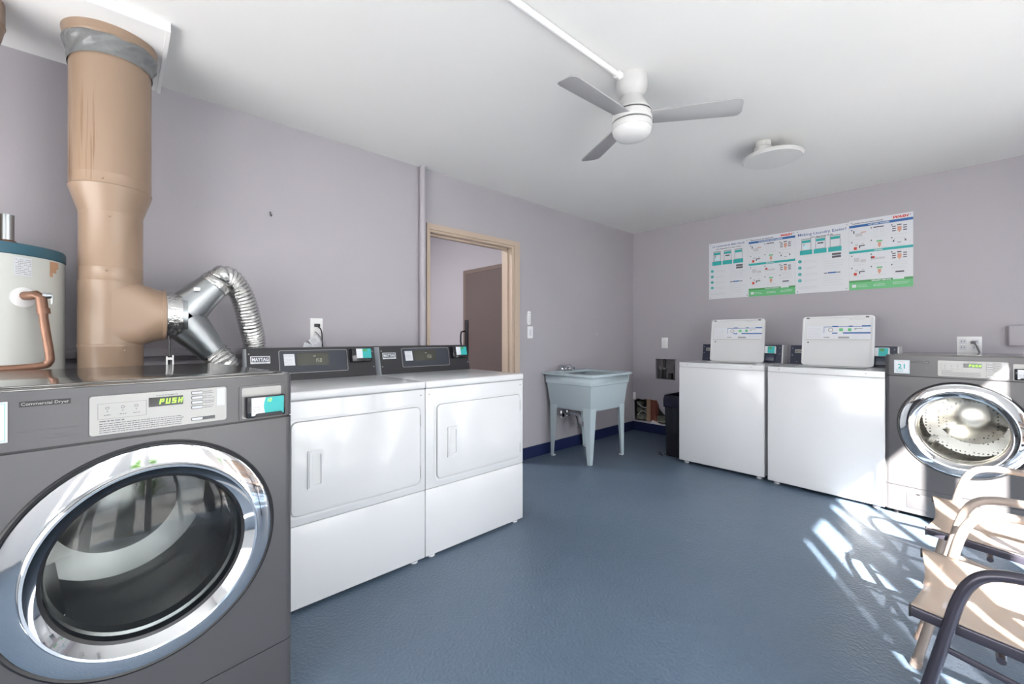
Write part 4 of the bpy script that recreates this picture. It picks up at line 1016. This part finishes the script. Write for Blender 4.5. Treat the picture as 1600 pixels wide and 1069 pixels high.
def leg(sx, sy):
    b = MB()
    X, Y = sx * .236, sy * .270; t = .004; wt, wb = .085, .030; o_ = .020
    Xb, Yb = X - sx * o_ * .2, Y - sy * o_ * .2
    zt_, = (.50,)
    b1 = bmesh.new()
    def pl(p): 
        v = [b1.verts.new(q) for q in p]; b1.faces.new(v)
    pl([(Xb, Yb, 0), (Xb, Yb - sy * wb, 0), (X, Y - sy * wt, zt_), (X, Y, zt_)])
    pl([(Xb, Yb, 0), (Xb - sx * wb, Yb, 0), (X - sx * wt, Y, zt_), (X, Y, zt_)])
    b.add(b1)
    return b.build('leg', M['sink'], sk, False, solid=.006)
for sx in (1, -1):
    for sy in (1, -1):
        lo_ = leg(sx, sy); MB().box(sx * .236 - sx * .022 - .014, sy * .270 - sy * .022 - .014, 0, sx * .236 - sx * .022 + .014, sy * .270 - sy * .022 + .014, .012, .003).build('foot_cap', M['inkl'], lo_)
fc = empty('sink_faucet', (-2.735, 3.29, zr + .004)); tag(fc, 'small chrome two-handle faucet on the back rim of the laundry sink', 'faucet')
MB().box(-.022, -.075, 0, .022, .075, .018, .006).build('base', M['chrome'], fc)
for s_ in (-1, 1):
    MB().lathe([(.014, .018), (.012, .030), (.019, .034), (.021, .055), (.012, .060), (0, .061)], (0, s_ * .058, 0), (0, 0, 1), 20).build('handle', M['chrome'], fc)
MB().tube(bez([(0, 0, .015), (.005, 0, .035), (.05, 0, .045), (.105, 0, .030)]), [.013] * 43, 12).build('spout', M['chrome'], fc)
dp_ = empty('sink_drain', (0, 0, 0)); tag(dp_, 'grey drain trap and wall valves under the laundry sink', 'drain')
b = MB(); b.cyl((-2.52, 3.33, .46), (-2.52, 3.33, .40), .024, .020, 16); b.tube(bez([(-2.52, 3.33, .41), (-2.52, 3.33, .33), (-2.55, 3.34, .285), (-2.60, 3.35, .30), (-2.63, 3.36, .36), (-2.70, 3.36, .375), (-2.795, 3.36, .375)]), .017, 12)
b.build('trap', M['inkl'], dp_)
for y in (3.21, 3.30):
    b = MB(); b.cyl((-2.79, y, .37), (-2.72, y, .37), .010, .010, 12); b.cyl((-2.73, y, .35), (-2.73, y, .41), .012, .009, 12); b.cyl((-2.72, y, .37), (-2.70, y, .37), .018, .018, 12)
    b.build('stop_valve', M['chrome'], dp_)
b = MB(); b.tube(bez([(-2.70, 3.40, .38), (-2.69, 3.43, .30), (-2.70, 3.46, .22)]), .014, 12); b.build('waste_pipe', M['zip'], dp_)

# ------------------------------------------------------------------ ceiling fan, conduit, disc lamp
FX, FY = -1.12, 1.852
fan = empty('ceiling_fan', (FX, FY, 0)); tag(fan, 'white three-bladed ceiling fan with a round light, blades at rest', 'ceiling fan')
MB().lathe([(0, CZ), (.072, CZ), (.074, CZ - .02), (.074, CZ - .055), (.066, CZ - .080), (.050, CZ - .095)], (0, 0, 0), (0, 0, 1), 48).build('canopy', M['fan'], fan)
MB().lathe([(.050, CZ - .093), (.052, CZ - .105), (.066, CZ - .130), (.084, CZ - .160), (.095, CZ - .176), (.095, CZ - .181)], (0, 0, 0), (0, 0, 1), 48).build('neck', M['fan'], fan)
MB().lathe([(.090, CZ - .180), (.090, CZ - .262)], (0, 0, 0), (0, 0, 1), 48).build('shadow_gap', M['gap'], fan)
MB().lathe([(.088, CZ - .187), (.096, CZ - .188), (.097, CZ - .222), (.096, CZ - .225), (.088, CZ - .226)], (0, 0, 0), (0, 0, 1), 48).build('motor_housing', M['fan'], fan)
MB().lathe([(.088, CZ - .233), (.097, CZ - .234), (.097, CZ - .256), (.095, CZ - .260), (.088, CZ - .261)], (0, 0, 0), (0, 0, 1), 48).build('light_ring', M['fan'], fan)
MB().lathe([(.093, CZ - .260), (.091, CZ - .275), (.076, CZ - .295), (.045, CZ - .306), (0, CZ - .310)], (0, 0, 0), (0, 0, 1), 48).build('light_dome', M['opal'], fan)
bz = CZ - .205
for deg in (-92.0, 33.0, 151.0):
    def outline():
        L0, L1 = .075, .500
        top = [(L0, .043), (.20, .050), (L1 - .03, .062), (L1 - .012, .058), (L1 - .002, .046), (L1, .030)]
        bot = [(L1 - .008, -.038), (L1 - .016, -.050), (L1 - .036, -.056), (.20, -.048), (L0, -.042)]
        return top + bot
    b = MB(); b.prism(outline(), -.003, .003, 'z', .0012)
    b.bm.transform(Matrix.Translation((0, 0, bz)) @ Matrix.Rotation(math.radians(deg), 4, 'Z') @ Matrix.Rotation(math.radians(-11), 4, 'X'))
    b.build('blade', M['blade'], fan)
cp = empty('ceiling_conduit', (0, 0, 0)); tag(cp, 'white electrical conduit running across the ceiling to the fan', 'conduit')
MB().cyl((-1.140, 1.775, CZ - .016), (-1.20, NY, CZ - .016), .013, .013, 16).build('pipe', M['white_trim'], cp)
MB().lathe([(.014, 0), (.019, .002), (.019, .028), (.015, .032)], (-1.140, 1.745, CZ - .016), (0, 1, 0), 16).build('coupling', M['white_trim'], cp)
MB().box(-1.155, 1.770, CZ - .030, -1.120, 1.800, CZ - .002, .006).build('elbow', M['white_trim'], cp)

lt = empty('ceiling_light', (-.905, 3.10, 0)); tag(lt, 'flat round white ceiling light on a short round mount', 'ceiling light')
MB().lathe([(0, CZ), (.046, CZ), (.046, CZ - .030), (.044, CZ - .032)], (0, 0, 0), (0, 0, 1), 32).build('mount', M['fan'], lt)
MB().lathe([(.040, CZ - .030), (.040, CZ - .036), (.053, CZ - .038), (.053, CZ - .072), (.048, CZ - .076), (.048, CZ - .084)], (0, 0, 0), (0, 0, 1), 32).build('socket_housing', M['fan'], lt)
MB().lathe([(0, CZ - .083), (.170, CZ - .083), (.176, CZ - .088), (.176, CZ - .098), (.170, CZ - .103)], (.035, .065, 0), (0, 0, 1), 64).build('disc_rim', M['fan'], lt)
MB().lathe([(.170, CZ - .102), (.168, CZ - .106), (0, CZ - .108)], (.035, .065, 0), (0, 0, 1), 64).build('diffuser', M['opal'], lt)

# ------------------------------------------------------------------ posters
def poster(x0, x1, z0, z1, kind, es, lab):
    w = x1 - x0; h = z1 - z0
    r_ = empty('instruction_poster', (x0, BY, z0)); tag(r_, lab, 'poster')
    MB().box(0, -.004, 0, w, 0, h).build('board', M['paper'], r_, False)
    y = -.004
    def bx(name, m, rects, d=.0006):
        b = MB()
        for a_ in rects: b.box(a_[0] * w, y - d, a_[1] * h, a_[2] * w, y, a_[3] * h)
        return b.build(name, M[m], r_, False)
    b = MB()
    for u, v in ((.04, .97), (.96, .97), (.04, .03), (.96, .03)): b.cyl((u * w, y, v * h), (u * w, y - .003, v * h), .005, .004, 10)
    b.build('corner_screws', M['inkg'], r_)
    tx = lambda nm, m, s, hh, u, v, wd, al='CENTER', bo=.0005, sh=0: MB().add(text_bm(s, hh * h, u * w, v * h, y - .0009, al, wd * w, sh, bo)).build(nm, M[m], r_, False)
    if kind == 'app':
        if es: tx('title', 'blue2', 'La Lavandería Más Fácil!', .030, .5, .925, .80)
        else: tx('title', 'blue2', 'Making Laundry Easier!', .040, .5, .900, .90)
        tx('subtitle', 'ink', 'Una Aplicación Lo Hace Todo' if es else 'One App Does It All', .015, .5, .880 if es else .855, .62 if es else .42)
        P = []; T_ = []; K_ = []; Lt = []
        for u in (.12, .39, .66):
            P += [(u, .67, u + .19, .85)]; Lt += [(u + .012, .675, u + .178, .835)]; K_ += [(u - .03, .60, u + .21, .67)]; T_ += [(u + .012, .785, u + .178, .825)]
        bx('phone_outline', 'inkg', P); bx('phone_screen', 'paper', Lt, .0009); bx('phone_header', 'teal', T_, .0012); bx('phone_caption', 'teal', K_, .0012)
        bx('phone_content', 'pale', [(.15, .69, .28, .71), (.15, .72, .22, .76)], .0012)
        bx('phone_button', 'ink', [(.43, .745, .54, .765), (.155, .735, .185, .765)], .0012)
        for v in (.50, .40, .30, .20): MB().cyl((.09 * w, y, v * h), (.09 * w, y - .001, v * h), .037 * w, .037 * w, 20).build('step_number', M['teal'], r_)
        s = MB()
        for n_2, v in zip('1234', (.50, .40, .30, .20)): s.add(text_bm(n_2, .02 * h, .09 * w, (v - .01) * h, y - .0014, 'CENTER'))
        s.build('step_digit', M['paper'], r_, False)
        bx('store_badge', 'ink', [(.70, .545, .86, .575), (.70, .505, .86, .535)]); bx('app_card', 'inkl', [(.53, .505, .69, .507), (.53, .575, .69, .577), (.53, .505, .533, .577), (.687, .505, .69, .577)])
        s = MB()
        for v in (.50, .40, .30, .20): lines(s, .16 * w, .45 * w, (v * h, (v - .02) * h), y, .003)
        lines(s, .54 * w, .92 * w, [(.46 - .035 * i) * h for i in range(4)] + [(.24 - .035 * i) * h for i in range(5)], y, .0034)
        lines(s, .06 * w, .48 * w, (.10 * h, .085 * h, .07 * h), y, .0025)
        s.build('small_print', M['inkl'], r_, False)
        bx('link_bar', 'blue', [(.62, .275, .78, .295)]); bx('link_text', 'ink', [(.55, .277, .61, .290), (.79, .277, .85, .290)])
    else:
        tx('title', 'ink', 'Instrucciones de Lavandería' if es else 'Laundry Room Instructions', .016, .30, .945, .50)
        tx('brand_logo', 'red', 'WASH', .033, .82, .945, .24, sh=.25, bo=.0014)
        bx('header_band', 'blue', [(0, .895, 1, .93)])
        bx('teal_band', 'teal', [(0, .525, 1, .56)])
        bx('green_footer', 'green', [(0, 0, 1, .115)]); bx('footer_strip', 'greend', [(0, .105, .70, .135), (.87, .105, 1, .135)], .001)
        tx('band_text', 'paper', 'LAVADORAS DE CARGA SUPERIOR' if es else 'TOP LOAD WASHERS', .018, .48, .903, .52 if es else .34)
        tx('teal_band_text', 'paper', 'SECADORAS' if es else 'DRYERS', .017, .48, .534, .18 if es else .13)
        tx('footer_text', 'paper', 'SOLICITE SERVICIO' if es else 'REQUEST SERVICE', .016, .52, .111, .30)
        bx('footer_icon', 'paper', [(.05, .035, .12, .075)], .0012)
        s = MB(); lines(s, .14 * w, .34 * w, (.06 * h, .04 * h), y - .0006, .003); lines(s, .40 * w, .62 * w, (.06 * h, .04 * h), y - .0006, .003); lines(s, .70 * w, .95 * w, (.07 * h, .05 * h), y - .0006, .003)
        s.build('footer_print', M['paper'], r_, False)
        ink = []; gr = []; sk_ = []; gn = []; rd = []; pa = []
        for base in (.74, .37):
            for r2_ in (0, 1):
                v = base - .175 * r2_
                for c in range(3):
                    u = .06 + .32 * c
                    pa += [(u, v, u + .24, v + .10)]
                    ink += [(u - .025, v + .112, u - .005, v + .128)]
            v = base
            if base > .5:
                gr += [(.12, v + .02, .22, v + .07), (.10, v + .03, .13, v + .06)]; ink += [(.07, v + .07, .09, v + .11), (.40, v + .115, .56, v + .13)]
                sk_ += [(.20, v + .07, .28, v + .085)]
                gr += [(.40, v + .02, .405, v + .11), (.56, v + .02, .565, v + .11), (.40, v + .02, .565, v + .023), (.44, v + .05, .46, v + .06), (.51, v + .05, .53, v + .06), (.44, v + .08, .46, v + .09), (.51, v + .08, .53, v + .09)]
            else:
                gr += [(.08, v + .03, .17, v + .09), (.19, v + .02, .28, v + .06), (.36, v + .03, .38, v + .09), (.40, v + .04, .58, v + .07)]; rd += [(.36, v + .06, .42, v + .09)]
            sk_ += [(.77, v + .03, .83, v + .09), (.79, v + .01, .81, v + .04)]
            for dv in (.03, .06, .09): ink += [(.69, v + dv, .745, v + dv + .013), (.855, v + dv, .91, v + dv + .013)]
            ink += [(.765, v + .105, .83, v + .12)]
            v -= .175
            rd += [(.08, v + .01, .13, v + .05)]; ink += [(.165, v + .055, .26, v + .07), (.165, v + .03, .185, v + .055)]
            gr += [(.10, v + .065, .15, v + .095), (.21, v + .08, .25, v + .10)]
            gn += [(.45, v + .09, .54, v + .11)]; sk_ += [(.47, v + .03, .52, v + .08), (.485, v + .01, .505, v + .03)]
            if base > .5: ink += [(.70, v + .06, .72, v + .085), (.88, v + .06, .90, v + .085), (.77, v + .045, .83, v + .052)]; gr += [(.72, v + .06, .73, v + .11), (.87, v + .06, .88, v + .11), (.73, v + .105, .87, v + .11)]
            else: ink += [(.74, v + .01, .87, v + .03)]
        bx('picture_dark', 'ink', ink, .0008); bx('picture_grey', 'inkl', gr, .0008); bx('picture_hand', 'skin', sk_, .0009); bx('picture_green', 'green', gn, .0008); bx('picture_red', 'red', rd, .0008)
        s = MB()
        for base in (.725, .55 + .025, .355, .185):
            for c in range(3): lines(s, (.07 + .32 * c) * w, (.28 + .32 * c) * w, (base * h,), y, .0035, ragged=.1)
        lines(s, .68 * w, .95 * w, (.335 * h, .315 * h, .28 * h, .26 * h), y, .003)
        s.build('small_print', M['inkl'], r_, False)
    return r_
zb_, zt2 = 1.548, 2.140
poster(-1.881, -1.490, zb_, zt2, 'app', True, 'Spanish poster with three phones, leftmost of the four on the back wall')
poster(-1.489, -1.088, zb_, zt2, 'inst', True, 'Spanish instruction poster with blue, teal and green bands, second from left')
poster(-1.087, -.689, zb_, zt2, 'app', False, 'poster titled Making Laundry Easier with three phones, third from left')
poster(-.688, -.283, zb_, zt2 + .008, 'inst', False, 'poster titled Laundry Room Instructions with blue, teal and green bands, far right of the row')

# ------------------------------------------------------------------ sling chairs
def chair(yn, yf, mn, mf, mr, lab, zrail=.41, x0=-.10):
    """faces -X; yn / yf = near / far arm positions; mn / mf = near / far tube materials"""
    r_ = empty('sling_chair', (0.2, (yn + yf) / 2, 0)); tag(r_, lab, 'chair')
    ox, oy = 0.2, (yn + yf) / 2
    rt = .0135
    for yy, m_ in ((yn, mn), (yf, mf)):
        y = yy - oy
        P = [(-.115 - ox, y, .012), (-.085 - ox, y, .15), (-.052 - ox, y, .30), (-.026 - ox, y, .42), (-.012 - ox, y, .48), (.004 - ox, y, .525), (.028 - ox, y, .558), (.065 - ox, y, .575), (.12 - ox, y, .580), (.25 - ox, y, .577), (.40 - ox, y, .565), (.50 - ox, y, .555)]
        MB().tube(bez(P, 6), rt, 16).build('arm_tube', m_, r_)
        MB().cyl((-.118 - ox, y, 0), (-.113 - ox, y, .022), .016, .016, 14).build('foot_cap', M['black'] if m_ is M['frame_shaded'] else M['frame_tan'], r_)
        s_ = 1 if yy == yn else -1
        yi = y + s_ * .024
        back = [(.62 - ox, yi, .012), (.55 - ox, yi, .22), (.50 - ox, yi, .40), (.53 - ox, yi, .60), (.585 - ox, yi, .86)]
        MB().tube(bez(back, 6), rt, 14).build('back_post', m_, r_)
        b = MB(); b.box(-.100 - ox, yi - .009, -.013, .50 - ox, yi + .009, .013, .003, 2)
        ang = math.atan2(.06, .6)
        for v in b.bm.verts: v.co.z += zrail - (v.co.x + .10 + ox) * .10
        b.build('seat_rail', mr, r_)
        MB().box(-.103 - ox, yi - .010, zrail - .015, -.097 - ox, yi + .010, zrail + .014, .002).build('end_cap', M['black'], r_)
        MB().tube([(-.045 - ox, y, .355), (.2 - ox, y + s_ * .01, .30), (.52 - ox, yi, .30)], .008, 10).build('side_brace', m_, r_)
    y0, y1 = yn - oy + .024, yf - oy - .024
    def seat(u, v):
        x = -.100 + .60 * u; y = y0 + (y1 - y0) * v
        bow = math.sin(PI * v)
        x += .016 * bow * max(0, 1 - u * 6) ; z = zrail + .013 - (x + .10) * .10 - .030 * bow * (0.25 + .75 * min(1, u * 4))
        if u < .12: z -= .010 * bow * (1 - u / .12)
        z += .004 * math.sin(u * 40 + v * 9) * bow * math.exp(-u * 8)
        return (x - ox, y, z)
    MB().grid(seat, 40, 20).build('seat_sling', M['sling'], r_, solid=.003)
    def backs(u, v):
        t = u; x = .505 + .078 * t + .03 * math.sin(PI * v); z = .42 + .43 * t
        return (x - ox, y0 + (y1 - y0) * v, z)
    MB().grid(backs, 12, 10).build('back_sling', M['sling'], r_, solid=.003)
    MB().tube([(.583 - ox, y0, .85), (.583 - ox, y1, .85)], rt, 12).build('top_rail', mr, r_)
    MB().tube([(.06 - ox, y0, .36), (.06 - ox, y1, .36)], .009, 10).build('cross_bar', mr, r_)
    return r_
chair(1.53, 2.02, M['frame_shaded'], M['frame_tan'], M['frame_shaded'], 'beige sling armchair nearest the camera, with its near arm tube coloured as if in shade')
chair(2.21, 2.72, M['frame_tan'], M['frame_tan'], M['frame_shaded'], 'beige sling armchair with tan arms in front of the grey washer')

# scrap on the floor by the bin
b = MB(); 
for i, (x, y) in enumerate(((-2.03, 3.86), (-1.99, 3.80), (-1.95, 3.84))):
    c_ = MB().tube([(x + .02 * math.cos(t * .7), y + .02 * math.sin(t * .7), .006 + .002 * t) for t in range(7)], .004, 8).build('cable_scrap', M['black'])
    tag(c_, 'small black curl of cable scrap on the floor in front of the bin', 'scrap', 'cable scraps on the floor')
